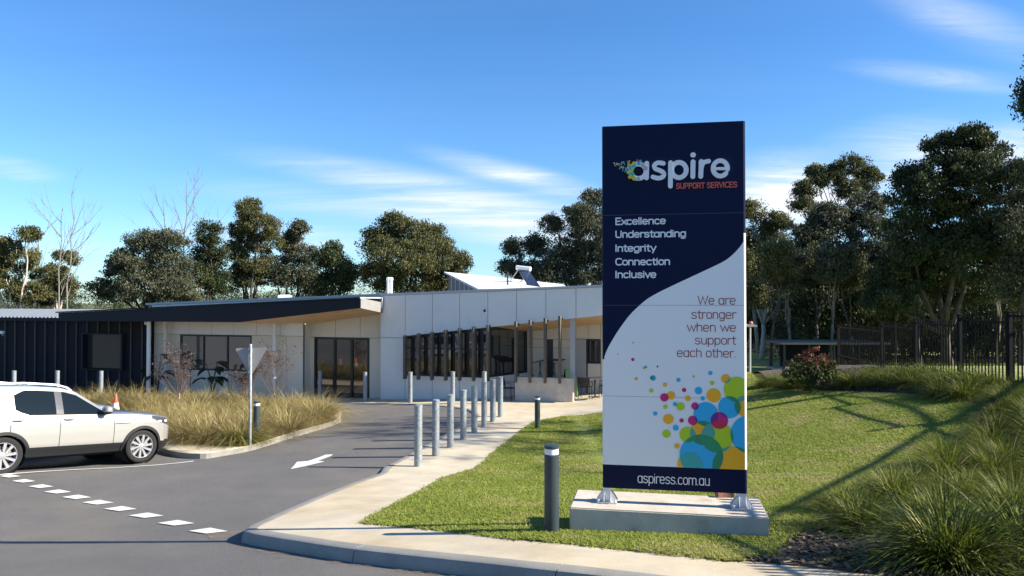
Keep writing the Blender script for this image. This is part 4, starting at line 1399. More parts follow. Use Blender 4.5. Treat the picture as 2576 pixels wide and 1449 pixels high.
def make_annex():
    off = .42
    r = thing('dark_annex', 'dark vertical-ribbed building wing with grey roof at far left', 'building', tuple(bp(bpx(150, 900, off)[0], B_FLOOR, off)))
    s1 = bpx(370, 900, off)[0]; s0 = s1 - 19
    ze = bpx(75, 801.5, off)[1]
    wz0, wz1 = bpx(262, 928, off)[1], bpx(262, 841, off)[1]
    w0, w1 = bpx(213, 880, off)[0], bpx(312, 880, off)[0]
    wl = MB()
    for a, b, c, d in ((s0, w0, FL, ze), (w1, s1, FL, ze), (w0, w1, FL, wz0), (w0, w1, wz1, ze)):
        wl.prism([bp(a, c, off), bp(b, c, off), bp(b, d, off), bp(a, d, off)], -B_N * .2, M_DARKWALL)
    wl.prism([bp(s1, FL, off - .2), bp(s1, FL, -9), bp(s1, ze, -9), bp(s1, ze, off - .2)], -B_E * .1, M_DARKWALL)
    step = bpx(150, 880, off)[0] - bpx(124, 880, off)[0]
    s = s1 - .25
    while s > s0:
        if not (w0 - .06 < s < w1 + .06): wl.box(bp(s, (FL + ze) / 2, off + .032), (.03, .065, ze - FL), M_RIB_SUNLIT, math.atan2(B_E.y, B_E.x))
        else:
            for c, d in ((FL, wz0 - .05), (wz1 + .06, ze)): wl.box(bp(s, (c + d) / 2, off + .032), (.03, .065, d - c), M_RIB_SUNLIT, math.atan2(B_E.y, B_E.x))
        s -= step
    wl.build('ribbed_wall', r)
    f = MB()
    for a, b, c, d in ((w0 - .05, w0 + .05, wz0, wz1), (w1 - .05, w1 + .05, wz0, wz1), (w0 - .05, w1 + .05, wz0 - .05, wz0), (w0 - .05, w1 + .05, wz1, wz1 + .06)):
        f.prism([bp(a, c, off + .16), bp(b, c, off + .16), bp(b, d, off + .16), bp(a, d, off + .16)], -B_N * .34, M_FASC)
    wf = f.build('window', r)
    gl = MB(); gl.prism([bp(w0 + .05, wz0, off - .12), bp(w1 - .05, wz0, off - .12), bp(w1 - .05, wz1, off - .12), bp(w0 + .05, wz1, off - .12)], -B_N * .012, mat('annex_glass', (.035, .044, .04), .05, spec=.6)); gl.build('pane', wf)
    # corrugated roof pitched up away from the front
    rf = MB(); zb = P(75, 781.5, 40.5).z
    n = 70
    sA, sB = s0, bpx(150, 800, off)[0] + 2.5
    MR = mat('corrugated_roof', (.24, .26, .28), .45, .35)
    for i in range(n):
        a = sA + (sB - sA) * i / n; w = (sB - sA) / n
        rf.prism([bp(a, ze, off + .2), bp(a + w * .5, ze, off + .2), bp(a + w * .5, zb, -3.6), bp(a, zb, -3.6)], (0, 0, .10), MR)
        rf.prism([bp(a + w * .5, ze, off + .2), bp(a + w, ze, off + .2), bp(a + w, zb, -3.6), bp(a + w * .5, zb, -3.6)], (0, 0, .055), MR)
    rf.prism([bp(sA, ze - .1, off + .24), bp(sB, ze - .1, off + .24), bp(sB, ze + .05, off + .24), bp(sA, ze + .05, off + .24)], -B_N * .03, M_FASC)
    rf.build('roof', r)
    for u, v in ((6, 836), (371, 813)):
        s, z = bpx(u, v, off + .1); l = MB(); l.box(bp(s, z, off + .1), (.22, .16, .14), M_WHITE, math.atan2(B_E.y, B_E.x)); l.box(bp(s, z - .13, off + .06), (.1, .1, .08), M_BLACK, math.atan2(B_E.y, B_E.x)); l.build('wall_light', r, bevel=.01)


make_annex()


def make_rear_verandah():
    r = thing('rear_verandah', 'pale flat verandah roof on slim posts showing right of the tall sign', 'verandah', tuple(P(1800, 940, 42)))
    rf = MB(); a, b = P(1600, 822, 42.2), P(1905, 822.5, 41.5)
    rf.prism([a, b, b + Vector((-1.0, 6, .1)), a + Vector((-1.0, 6, .1))], (0, 0, .10), M_CAP); rf.build('roof', r)
    for u in (1700, 1790, 1887):
        p = P(u, 945, 42); q = P(u, 823, 42); po = MB(); po.tube([p + Vector((0, 0, -.3)), q], .055, M_CAP, 8); po.build('post', r)
    rb = thing('orange_beacon', 'small orange-red beacon on the pale verandah roof end', 'beacon', tuple(P(1889, 820.5, 42.2)))
    m = MB(); m.lathe([(.11, .12), (.11, .20), (.08, .26), (0, .28)], (0, 0, 0), (0, 0, 1), mat('beacon_orange', (.75, .12, .04), .4), 12); m.build('lens', rb, smooth=.6, local=True)
    m2 = MB(); m2.lathe([(.16, .08), (.16, .12), (0, .12)], (0, 0, 0), (0, 0, 1), M_BLACK, 12); m2.build('base', rb, local=True)


make_rear_verandah()

# ================================================================ TREES
PAL_OLIVE = leaf_mat('leaf_olive', [(.028, .036, .014), (.070, .078, .028), (.125, .125, .048), (.20, .185, .085)], .25)
PAL_DARK = leaf_mat('leaf_dark', [(.012, .022, .011), (.028, .045, .018), (.056, .072, .026), (.11, .115, .048)], .22)
PAL_BROWN = leaf_mat('leaf_gum', [(.030, .040, .014), (.074, .082, .030), (.130, .128, .048), (.20, .175, .08)], .28)
PAL_GREY = leaf_mat('leaf_grey_green', [(.026, .034, .018), (.062, .072, .038), (.108, .114, .068), (.17, .165, .105)], .24)


def leaf_cloud(centers, spread, n_per, size, seed, flat=.75, droop=0.0):
    """leaf-sized rhombi gathered round clump centres"""
    r = np.random.default_rng(seed)
    n = len(centers) * n_per
    c = np.repeat(centers, n_per, 0)
    off = r.normal(0, 1, (n, 3)); off /= np.maximum(np.linalg.norm(off, axis=1, keepdims=True), 1e-6)
    off *= (r.random((n, 1)) ** .5) * np.repeat(spread, n_per)[:, None]
    off[:, 2] *= flat
    p = c + off
    d = r.normal(0, 1, (n, 3)); d[:, 2] -= droop; d /= np.linalg.norm(d, axis=1, keepdims=True)
    e = np.cross(d, r.normal(0, 1, (n, 3))); e /= np.maximum(np.linalg.norm(e, axis=1, keepdims=True), 1e-6)
    L = size * (.6 + .8 * r.random((n, 1))); W = L * (.30 + .25 * r.random((n, 1)))
    V = np.stack([p - d * L / 2, p + e * W / 2 - d * L * .05, p + d * L / 2, p - e * W / 2 - d * L * .05], 1)
    base = np.repeat(r.random(len(centers)), n_per)
    tint = np.clip(.55 * base + .45 * r.random(n), 0, 1)
    return V, tint


def clump_centers(lobes, dens, seed, inner=.35):
    r = np.random.default_rng(seed); out = []; rad = []
    for c, (rx, ry, rz) in lobes:
        vol = rx * ry * rz
        k = max(3, int(dens * vol ** .72))
        d = r.normal(0, 1, (k, 3)); d /= np.linalg.norm(d, axis=1, keepdims=True)
        d *= (inner + (1 - inner) * r.random((k, 1)) ** .45)
        out.append(np.array(c) + d * np.array([rx, ry, rz]))
        rad.append(np.full(k, 1.0))
    return np.concatenate(out)


def bent(a, b, k, seed, n=6):
    r = random.Random(seed); a = Vector(a); b = Vector(b); out = []
    L = (b - a).length; o1 = Vector((r.uniform(-1, 1), r.uniform(-1, 1), r.uniform(-.3, .5))) * L * k
    for i in range(n + 1):
        t = i / n; out.append(a.lerp(b, t) + o1 * math.sin(math.pi * t) + Vector((r.uniform(-1, 1), r.uniform(-1, 1), 0)) * L * k * .25 * (0 < i < n))
    return out


def tree(name, label, u0, D, lobes_px, pal, bark, seed, leaf=.18, dens=30, n_per=118, clump=.72, tr=.2, group='gum trees around the grounds', v_base=None, depth=.75, zoff=0.0, droop=1.0, nlimb=9, inner=.35):
    bx = P(u0, 800, D).x
    base = gz(bx, D, -.1)
    root = thing(name, label, 'tree', tuple(base), 0, group)
    r = random.Random(seed); lobes = []
    for u, v, ru, rv in lobes_px:
        dd = D + r.uniform(-1, 1) * ru * D / FPX * .6
        c = P(u, v, dd); rx = ru * D / FPX; rz = rv * D / FPX
        lobes.append((c, (rx, max(rx, rz) * depth, rz)))
    subs = []
    for c, (rx, ry, rz) in lobes:                       # break each mass of the crown into uneven sprays
        for q in range(8):
            a, e = r.uniform(0, 6.28), r.uniform(-.8, 1.2); k_ = r.uniform(.65, .98); f = r.uniform(.26, .44)
            subs.append((c + Vector((math.cos(a) * math.cos(e) * rx, math.sin(a) * math.cos(e) * ry, math.sin(e) * rz)) * k_, (rx * f * 1.1, ry * f * 1.1, rz * f * .85)))
    cc = np.concatenate([clump_centers(lobes, dens * .60, seed, inner), clump_centers(subs, dens * .42, seed + 5, .1)])
    sp = clump * (.5 + .75 * np.random.default_rng(seed + 1).random(len(cc)))
    V, tint = leaf_cloud(cc, sp, n_per, leaf, seed + 2, droop=droop)
    quads_mesh('crown', V - np.array(base), 4, pal, tint, parent=root)
    mb = MB()
    order = sorted(lobes, key=lambda l: l[0].z)
    top = max(lobes, key=lambda l: l[0].z)[0]
    zlow = min(l[0].z for l in lobes)
    fork = base.lerp(Vector((sum(l[0].x for l in lobes) / len(lobes), sum(l[0].y for l in lobes) / len(lobes), zlow)), .55)
    fork.z = max(base.z + 1.0, min(fork.z, base.z + (top.z - base.z) * .4))
    mb.tube(bent(base, fork, .04, seed), [tr * (1.15 - .35 * i / 6) for i in range(7)], bark, 9)
    for i, (c, rr) in enumerate(order[:nlimb]):
        e = Vector(c) + Vector((0, 0, rr[2] * .3))
        mb.tube(bent(fork, e, .10, seed + i), [tr * .62 * (1 - .85 * k / 6) for k in range(7)], bark, 6)
        for q in range(3):
            t = Vector(c) + Vector((r.uniform(-.8, .8) * rr[0], r.uniform(-.8, .8) * rr[1], r.uniform(-.1, .85) * rr[2]))
            mb.tube(bent(Vector(c).lerp(fork, .25), t, .12, seed + i * 7 + q, 4), [tr * .22 * (1 - .75 * k / 4) for k in range(5)], bark, 5)
    mb.build('trunk', root, smooth=True)
    return root


BG = [
    ('gum_tree', 'thin brown-green gum at the far left edge behind the grey roof', 50, 66, [(66, 592, 29, 17), (29, 622, 31, 23), (57, 659, 43, 30), (17, 702, 30, 43), (70, 735, 50, 34), (-30, 660, 40, 60)], PAL_BROWN, M_TRUNKP),
    ('gum_tree', 'loose brown-green gum between the pale dead trunks at left', 135, 69, [(129, 688, 40, 32), (163, 650, 24, 16), (120, 738, 52, 30), (160, 720, 26, 34)], PAL_BROWN, M_TRUNKP),
    ('wattle_tree', 'dense wide olive tree behind the dark canopy at left', 385, 62, [(367, 604, 38, 30), (424, 618, 40, 36), (344, 655, 60, 40), (430, 675, 55, 50), (301, 667, 32, 32), (387, 722, 95, 45), (258, 727, 26, 22), (450, 735, 50, 36), (300, 735, 40, 34)], PAL_GREY, M_TRUNKD),
    ('wattle_tree', 'narrow dark tree right of the wide olive tree', 520, 64, [(527, 590, 32, 28), (530, 645, 40, 43), (516, 702, 34, 46), (545, 715, 34, 35)], PAL_DARK, M_TRUNKD),
    ('gum_tree', 'tall loose brown gum with a pointed crown behind the building', 622, 66, [(626, 522, 24, 22), (634, 548, 36, 26), (657, 568, 46, 30), (606, 588, 34, 30), (668, 611, 50, 30), (597, 640, 28, 40), (602, 700, 32, 36), (640, 690, 34, 46)], PAL_BROWN, M_TRUNKD),
    ('gum_tree', 'small gum with one raised side tuft beside the tall brown gum', 720, 68, [(752, 577, 20, 17), (738, 596, 16, 14), (724, 616, 15, 17), (760, 645, 36, 24), (692, 673, 46, 34), (745, 690, 56, 36), (790, 722, 25, 20)], PAL_GREY, M_TRUNKD),
    ('wattle_tree', 'very dark rounded tree left of the big round olive tree', 838, 60, [(832, 640, 32, 27), (846, 682, 44, 41), (834, 722, 46, 28), (872, 700, 26, 40)], PAL_DARK, M_TRUNKD),
    ('gum_tree', 'big round olive tree behind the white twin flues', 1035, 61, [(992, 558, 34, 20), (1039, 585, 66, 36), (951, 607, 44, 36), (1080, 602, 52, 40), (1012, 652, 95, 48), (1107, 652, 48, 40), (1156, 664, 28, 27), (957, 695, 55, 35), (1039, 710, 80, 32), (1120, 705, 50, 30)], PAL_OLIVE, M_TRUNKD),
    ('gum_tree', 'large grey-green gum rising behind the left edge of the tall sign', 1430, 62, [(1499, 500, 26, 18), (1460, 545, 44, 32), (1394, 566, 25, 20), (1490, 580, 58, 40), (1420, 640, 64, 46), (1490, 653, 55, 55), (1367, 688, 64, 32), (1473, 703, 60, 24), (1560, 560, 60, 60), (1570, 660, 60, 60)], PAL_GREY, M_TRUNKD),
    ('gum_tree', 'lower grey-green gum with pale bare limbs behind the solar heater', 1320, 64, [(1301, 624, 28, 22), (1346, 618, 33, 26), (1290, 674, 30, 20), (1330, 690, 40, 26)], PAL_GREY, M_TRUNKP),
    ('gum_tree', 'grey-green gum just right of the tall sign', 1915, 60, [(1891, 532, 30, 25), (1958, 557, 34, 20), (1916, 606, 50, 50), (1958, 664, 62, 55), (1903, 727, 35, 50), (1991, 742, 42, 38), (1850, 640, 40, 70)], PAL_OLIVE, M_TRUNKP),
    ('gum_tree', 'tall gum with an open flat-topped crown right of the sign', 2090, 64, [(2058, 432, 26, 18), (2138, 418, 46, 20), (2182, 449, 30, 24), (2088, 453, 40, 20), (2020, 478, 28, 26), (2146, 478, 44, 20), (2018, 514, 32, 14)], PAL_OLIVE, M_TRUNKP),
    ('gum_tree', 'dark mid-height gum below the open flat-topped crown', 2110, 54, [(2088, 550, 62, 36), (2180, 525, 50, 38), (2088, 614, 75, 62), (2196, 602, 62, 62), (2125, 700, 84, 55), (2030, 620, 40, 60), (2020, 700, 46, 50), (2060, 770, 60, 40)], PAL_GREY, M_TRUNKD),
    ('gum_tree', 'tallest dark drooping gum behind the black fence at right', 2390, 45, [(2456, 342, 38, 28), (2372, 369, 46, 28), (2473, 386, 56, 44), (2356, 428, 70, 44), (2274, 445, 26, 22), (2448, 455, 92, 60), (2314, 505, 75, 55), (2439, 547, 117, 75), (2293, 602, 70, 62), (2418, 643, 105, 70), (2272, 698, 75, 46), (2418, 727, 105, 46), (2230, 760, 60, 36)], PAL_DARK, M_TRUNKD),
    ('gum_tree', 'dark gum at the right edge of the picture behind the fence', 2570, 42, [(2560, 430, 28, 26), (2560, 492, 42, 55), (2548, 581, 50, 62), (2548, 690, 58, 66), (2620, 600, 60, 90), (2600, 740, 60, 40)], PAL_GREY, M_TRUNKD),
    ('gum_tree', 'high gum foliage poking in at the upper right picture edge', 2680, 36, [(2604, 236, 36, 42), (2640, 300, 60, 60), (2660, 180, 60, 60), (2700, 420, 80, 120)], PAL_DARK, M_TRUNKD),
    ('gum_tree', 'slim gum with a pale leaning trunk beyond the dark shelter', 2205, 58, [(2190, 720, 46, 50), (2230, 690, 40, 50), (2160, 770, 36, 28)], PAL_OLIVE, M_TRUNKP),
]
for i, t in enumerate(BG):
    name, label, u, D, lobes, pal, bark = t
    kw = {}
    if 'open flat' in label: kw = dict(tr=.16, inner=.5, dens=34, clump=.6)
    if 'tallest' in label: kw = dict(tr=.30, leaf=.17, clump=.62, droop=1.5, dens=34)
    if 'right edge' in label or 'upper right' in label: kw = dict(droop=1.2)
    if pal is PAL_BROWN: kw = dict(dens=22, clump=.62, inner=.2)
    tree(name, label, u, D, lobes, pal, bark, 100 + i * 13, **kw)

for k, (u, vt, lean) in enumerate(((1938, 640, 14), (1992, 660, -8), (2052, 650, 6), (2088, 640, 12), (2152, 660, -18), (2248, 650, 8), (2318, 660, -10), (2506, 650, 14))):
    tree('gum_tree', 'slender gum with a thin bare trunk in the wood behind the fence', u, 47 + k % 3 * 1.5, [(u + lean, vt, 34, 30), (u + lean * 2, vt + 34, 30, 20), (u + lean - 14, vt + 46, 24, 18)], PAL_GREY if k % 2 else PAL_OLIVE, M_TRUNK if k % 2 else M_TRUNKD, 700 + k * 11,
         tr=.10, dens=26, group='slender gums behind the fence', nlimb=3)


def branchy(mb, a, d, L, r, m, depth, rnd, spread=.6, seg=5, up=.15):
    n = 4; p = Vector(a); path = [p.copy()]; d = Vector(d).normalized()
    for i in range(n):
        d = (d + Vector((rnd.uniform(-1, 1), rnd.uniform(-1, 1), rnd.uniform(-.5, .8))) * .16 + Vector((0, 0, up * .2))).normalized()
        p = p + d * L / n; path.append(p.copy())
    mb.tube(path, [r * (1 - .55 * i / n) for i in range(n + 1)], m, seg, caps=False)
    if depth <= 0: return [path[-1]]
    tips = []
    for k in range(rnd.choice((2, 3, 3))):
        t = path[rnd.choice((2, 3, 4))]
        dd = (d + Vector((rnd.uniform(-1, 1), rnd.uniform(-1, 1), rnd.uniform(-.2, .8))) * spread).normalized()
        tips += branchy(mb, t, dd, L * rnd.uniform(.5, .8), r * .5, m, depth - 1, rnd, spread, max(4, seg - 1), up)
    return tips


def dead_tree(label, u0, D, v_top, seed, u_top=None, tr=.075, m=None):
    base = gz(P(u0, 800, D).x, D, -.1); top = P(u_top or u0, v_top, D); rnd = random.Random(seed)
    root = thing('dead_tree', label, 'dead tree', tuple(base), 0, 'leafless dead trees behind the left wing')
    mb = MB(); H = top.z - base.z; m = m or mat('dead_bark', (.21, .185, .16), .95, var=.3, vscale=3)
    path = bent(base, top, .03, seed, 10)
    mb.tube(path, [tr * (1 - .85 * i / 10) + .01 for i in range(11)], m, 7)
    for i in (4, 5, 6, 6, 7, 7, 8, 8, 9):
        a = rnd.uniform(0, 6.28); d = Vector((math.cos(a), math.sin(a) * .5, rnd.uniform(.8, 1.6)))
        branchy(mb, path[i], d, H * rnd.uniform(.12, .2), tr * .38, m, 2, rnd, .5)
    mb.build('trunk', root, smooth=True)


dead_tree('pale bare dead tree with an upright fork at left, left of a twin', 150, 60, 520, 3, 158)
dead_tree('pale bare dead tree leaning slightly right of its twin at left', 178, 60.5, 516, 4, 190)
dead_tree('bare dead tree topping the wide olive tree, the highest bare twigs', 463, 65, 452, 9, 470, m=M_TRUNK)
dead_tree('short bare dead tree left of the highest bare twigs', 432, 66, 505, 12, 410, m=M_TRUNK)
dead_tree('faint bare dead tree above the narrow dark tree', 527, 70, 535, 15, 526, tr=.09)
dead_tree('slim bare dead tree behind the far left gum', 88, 70, 575, 17, 96, tr=.10)

# distant wood at the right: one mass of trunks and foliage
def far_wood():
    r = np.random.default_rng(5); mb = MB(); rnd = random.Random(6); cs = []
    for i in range(90):
        u = rnd.uniform(1840, 2760); D = rnd.uniform(62, 100); b = gz(P(u, 800, D).x, D, -.2)
        h = rnd.uniform(8, 13)
        mb.tube(bent(b, b + Vector((rnd.uniform(-.8, .8), 0, h)), .03, i, 5), [rnd.uniform(.10, .22) * (1 - .12 * k) for k in range(6)], rnd.choice((M_TRUNKD, M_TRUNKD, M_TRUNKP, M_TRUNK)), 6)
        for k in range(17): cs.append((b.x + rnd.uniform(-2.6, 2.6), b.y + rnd.uniform(-2, 2), b.z + rnd.uniform(1.6 if k % 3 == 0 else 3.5, h)))
    for i in range(120):
        u = rnd.uniform(-250, 1500); D = rnd.uniform(78, 110); b = gz(P(u, 800, D).x, D, -.2)
        for k in range(14): cs.append((b.x + rnd.uniform(-4, 4), b.y + rnd.uniform(-2, 2), b.z + rnd.uniform(.2, 6.4)))
    for i in range(360):
        u = rnd.uniform(1990, 2760) if i % 4 else rnd.uniform(1840, 2060); D = rnd.uniform(50, 66) if i % 4 else rnd.uniform(70, 90)
        b = gz(P(u, 800, D).x, D, 0)
        for k in range(5): cs.append((b.x + rnd.uniform(-1.5, 1.5), b.y + rnd.uniform(-1, 1), b.z + rnd.uniform(.9, 5.5)))
    o = mb.build('far_wood_trunks', smooth=True); struct(o, 'stuff')
    V, t = leaf_cloud(np.array(cs), np.full(len(cs), 1.2) * (.6 + .7 * r.random(len(cs))), 110, .23, 8, droop=1.0)
    q = quads_mesh('far_wood', V, 4, PAL_DARK, t); struct(q, 'stuff')


far_wood()


# ================================================================ GRASSES
def blades(n, seed, r0, L, spread, width, droop, stiff=.35, segs=4):
    """arching strips from a tuft; returns quads and tint"""
    r = np.random.default_rng(seed)
    az = r.random(n) * 2 * np.pi
    lean = spread * r.random(n) ** .7
    d = np.stack([np.cos(az) * np.sin(lean), np.sin(az) * np.sin(lean), np.cos(lean)], 1)
    rb = r0 * np.sqrt(r.random(n)); a2 = az + r.normal(0, .9, n)
    base = np.stack([rb * np.cos(a2), rb * np.sin(a2), np.zeros(n)], 1)
    LL = L * (.55 + .55 * r.random(n)); dr = droop * (.4 + 1.0 * r.random(n))
    side = np.stack([-np.sin(az + r.normal(0, .8, n)), np.cos(az + r.normal(0, .8, n)), np.zeros(n)], 1)
    P_ = []
    for k in range(segs + 1):
        t = k / segs
        h = np.stack([np.cos(az), np.sin(az), np.zeros(n)], 1)
        p = base + d * (LL * t)[:, None] + h * (dr * LL * .35 * t ** 2)[:, None]
        p[:, 2] -= dr * LL * .55 * t ** 2.2
        P_.append(p)
    qs = []; tn = r.random(n)
    for k in range(segs):
        w0 = width * (1 - .85 * (k / segs) ** 1.5); w1 = width * (1 - .85 * ((k + 1) / segs) ** 1.5)
        w0 = w0 * (.6 + .8 * tn)[:, None]; w1 = w1 * (.6 + .8 * tn)[:, None]
        qs.append(np.stack([P_[k] - side * w0 / 2, P_[k] + side * w0 / 2, P_[k + 1] + side * w1 / 2, P_[k + 1] - side * w1 / 2], 1))
    V = np.concatenate(qs); V[..., 2] = np.maximum(V[..., 2], .01)
    tint = np.tile(r.random(n), segs)
    return V, tint


GR_GREEN = leaf_mat('tussock_green', [(.022, .040, .006), (.070, .098, .009), (.135, .160, .014), (.205, .22, .026), (.38, .35, .15)], .32, .45)
GR_GOLD = leaf_mat('tussock_gold', [(.07, .065, .022), (.20, .165, .050), (.36, .28, .095), (.46, .36, .15), (.54, .45, .25)], .3, .6)
GR_LAWN = leaf_mat('lawn_blades', [(.19, .235, .042), (.26, .31, .055), (.33, .35, .085), (.42, .35, .18)], .45, .6)

green_meshes, gold_meshes = [], []
for k in range(4):
    V, t = blades(1300, 40 + k, .17, 1.0, 1.2, .0115, .9)
    t = np.where(t > .93, 1.0, t * .82)
    o = quads_mesh('tussock_grass', V, 4, GR_GREEN, t); green_meshes.append(o.data); bpy.data.objects.remove(o)
    V, t = blades(1150, 60 + k, .20, 1.0, 1.15, .0075, 1.05, .35, 5)
    o = quads_mesh('tussock_grass', V, 4, GR_GOLD, t); gold_meshes.append(o.data); bpy.data.objects.remove(o)


def tussock(me, p, s, label, group, sz=None):
    o = bpy.data.objects.new('tussock_grass', me); COL.objects.link(o)
    o.location = p; o.rotation_euler.z = random.uniform(0, 6.28); o.scale = (s, s, sz or s); o['kind'] = 'thing'
    return tag(o, label, 'grass tussock', group)


def poisson(poly, rad, seed, n=6000):
    r = np.random.default_rng(seed); xs = [p[0] for p in poly]; ys = [p[1] for p in poly]
    c = np.stack([r.uniform(min(xs), max(xs), n), r.uniform(min(ys), max(ys), n)], 1)
    c = c[inpoly(c[:, 0], c[:, 1], poly)]; out = []
    for p in c:
        if all((p[0] - q[0]) ** 2 + (p[1] - q[1]) ** 2 > rad ** 2 for q in out): out.append(p)
    return out


# golden grasses in the island bed
bedp = px([(412, 1094), (480, 1110), (600, 1120), (645, 1110), (735, 1083), (830, 1058), (834, 1050), (815, 1042), (690, 1031), (400, 1021), (215, 1022), (180, 1030), (265, 1058), (345, 1083)], isl_off)
for k, p in enumerate(poisson(bedp, .68, 3)):
    if -.12 < (p[0] / p[1]) - CONE_XY[0] / CONE_XY[1] < .035 and p[1] < CONE_XY[1] + .45 and p[0] / p[1] < -.50: continue
    front = p[1] < 19.2
    me = random.choice(gold_meshes)
    tussock(me, gz(p[0], p[1], .14), random.uniform(.85, 1.38), 'dry golden tussock in the kerbed garden island', 'golden tussocks in the garden island', None)
for u, v, s in ((598, 1117, .7), (642, 1112, .6), (500, 1112, .55)):
    x, y = g(u, v, isl_off); tussock(green_meshes[1], gz(x, y, .14), s, 'greener low tussock at the front corner of the garden island', 'green tussocks at the front of the garden island')

# green tussocks on the right bank
big = [(2115, 1290, .62, 'small green tussock between the lawn edge and the largest tussock'), (2255, 1265, .8, 'mid-sized green tussock behind the largest tussock'), (2390, 1425, 1.02, 'largest green tussock in the right foreground beside the footpath'), (2165, 1335, .70, 'smaller green tussock between the plinth and the largest tussock'),
       (2575, 1400, .95, 'green tussock cut by the lower right picture edge')]
used = []
for u, v, s, lab in big:
    x, y = g(u, v, path_off); used.append((x, y)); tussock(green_meshes[0], gz(x, y, path_off(x, y)), s, lab, 'green tussocks on the right bank')
bank = px([(2250, 1290), (2420, 1330), (2640, 1380)], path_off) + [(9.3, 9), (11.8, 15), (12.3, 18)] + px([(2540, 1010), (2470, 1085), (2360, 1165), (2240, 1245)], path_off)
for k, p in enumerate(poisson(bank, .62, 9)):
    if any(math.hypot(p[0] - a, p[1] - b) < .7 for a, b in used): continue
    tussock(green_meshes[k % 4], gz(p[0], p[1], path_off(*p)), random.uniform(.50, .82), 'green tussock among many on the sloping right bank', 'green tussocks on the right bank')
row = [(1925, 975, .62), (1955, 968, .7), (1990, 978, .75), (2020, 972, .75), (2120, 968, .75), (2150, 975, .8), (2190, 965, .8), (2230, 972, .85), (2270, 962, .8), (2300, 976, .9), (2340, 968, .9), (2375, 985, .9), (2410, 975, .95), (2445, 990, .95), (2480, 985, .95), (2330, 955, .8), (2200, 952, .7), (2260, 950, .7), (2425, 1005, .8), (2360, 1000, .7)]
for k, (u, v, s) in enumerate(row):
    x, y = g(u, v, path_off); tussock(green_meshes[k % 4], gz(x, y, path_off(x, y)), s, 'green tussock in the mulched row along the black fence' if k else 'yellowish small tussock at the left end of the fence row', 'green tussocks along the fence')


def red_bush():
    x, y = g(2040, 985, path_off); p = gz(x, y, path_off(x, y))
    root = thing('garden_shrub', 'rounded shrub with red new leaves above green ones by the fence', 'shrub', tuple(p))
    k = y / FPX
    r = np.random.default_rng(3)
    pts = []
    for i in range(150):
        d = r.normal(0, 1, 3); d /= np.linalg.norm(d); q = d * (.5 + .5 * r.random())
        pts.append((q[0] * 66 * k, q[1] * 66 * k, 54 * k + q[2] * 52 * k + .04 * math.sin(q[0] * 9)))
    pts = np.array(pts)
    V, t = leaf_cloud(pts, np.full(len(pts), .13), 34, .085, 4)
    zc = V[:, :, 2].mean(1); red = (zc / (110 * k) + r.normal(0, .12, len(zc))) > .70
    quads_mesh('green_leaves', V[~red], 4, leaf_mat('shrub_green', [(.012, .028, .008), (.04, .065, .014), (.10, .115, .03)], .2), t[~red], parent=root)
    quads_mesh('red_leaves', V[red], 4, leaf_mat('shrub_red', [(.06, .022, .012), (.16, .055, .030), (.26, .11, .07)], .25), t[red], parent=root)
    mb = MB(); rnd = random.Random(2)
    for i in range(7): mb.tube(bent((0, 0, 0), (rnd.uniform(-.5, .5), rnd.uniform(-.5, .5), .9), .1, i), .012, M_TRUNKD, 5)
    mb.build('stems', root, local=True)


red_bush()


def bare_shrub(u, v, vtop, label, seed, off=isl_off, dy=0.0):
    x, y = g(u, v, off); y += dy; x = x * y / (y - dy) if dy else x
    p = gz(x, y, .12); top = P(u, vtop, y); H = top.z - p.z
    root = thing('bare_shrub', label, 'shrub', tuple(p), 0, 'leafless shrubs in front of the building')
    mb = MB(); rnd = random.Random(seed); tips = []
    MT = mat('twig_brown', (.13, .085, .065), .9); MP = M_TRUNKP
    mb.tube([p, p + Vector((.01, 0, H * .3))], [.035, .028], MP, 7)
    for i in range(8):
        a = rnd.uniform(0, 6.28); d = Vector((math.cos(a) * .6, math.sin(a) * .6, rnd.uniform(.9, 1.6)))
        tips += branchy(mb, p + Vector((0, 0, H * rnd.uniform(.12, .32))), d, H * rnd.uniform(.3, .42), .016, MT, 4, rnd, .65, 4, .1)
    mb.build('branches', root, smooth=True)
    tp = np.array([list(t) for t in tips])
    V, t = leaf_cloud(tp - np.array(p), np.full(len(tp), .09), 3, .06, seed)
    quads_mesh('dry_leaves', V, 4, leaf_mat('dry_leaf', [(.05, .032, .025), (.11, .072, .055), (.16, .115, .09)], .2), t, parent=root)


bare_shrub(450, 1035, 885, 'leafless brown shrub left of the window, over the golden grass', 21)
bare_shrub(690, 1040, 868, 'leafless brown shrub with a pale stem right of the traffic sign', 23)
bare_shrub(625, 1040, 925, 'small leafless brown shrub behind the traffic sign post', 25)


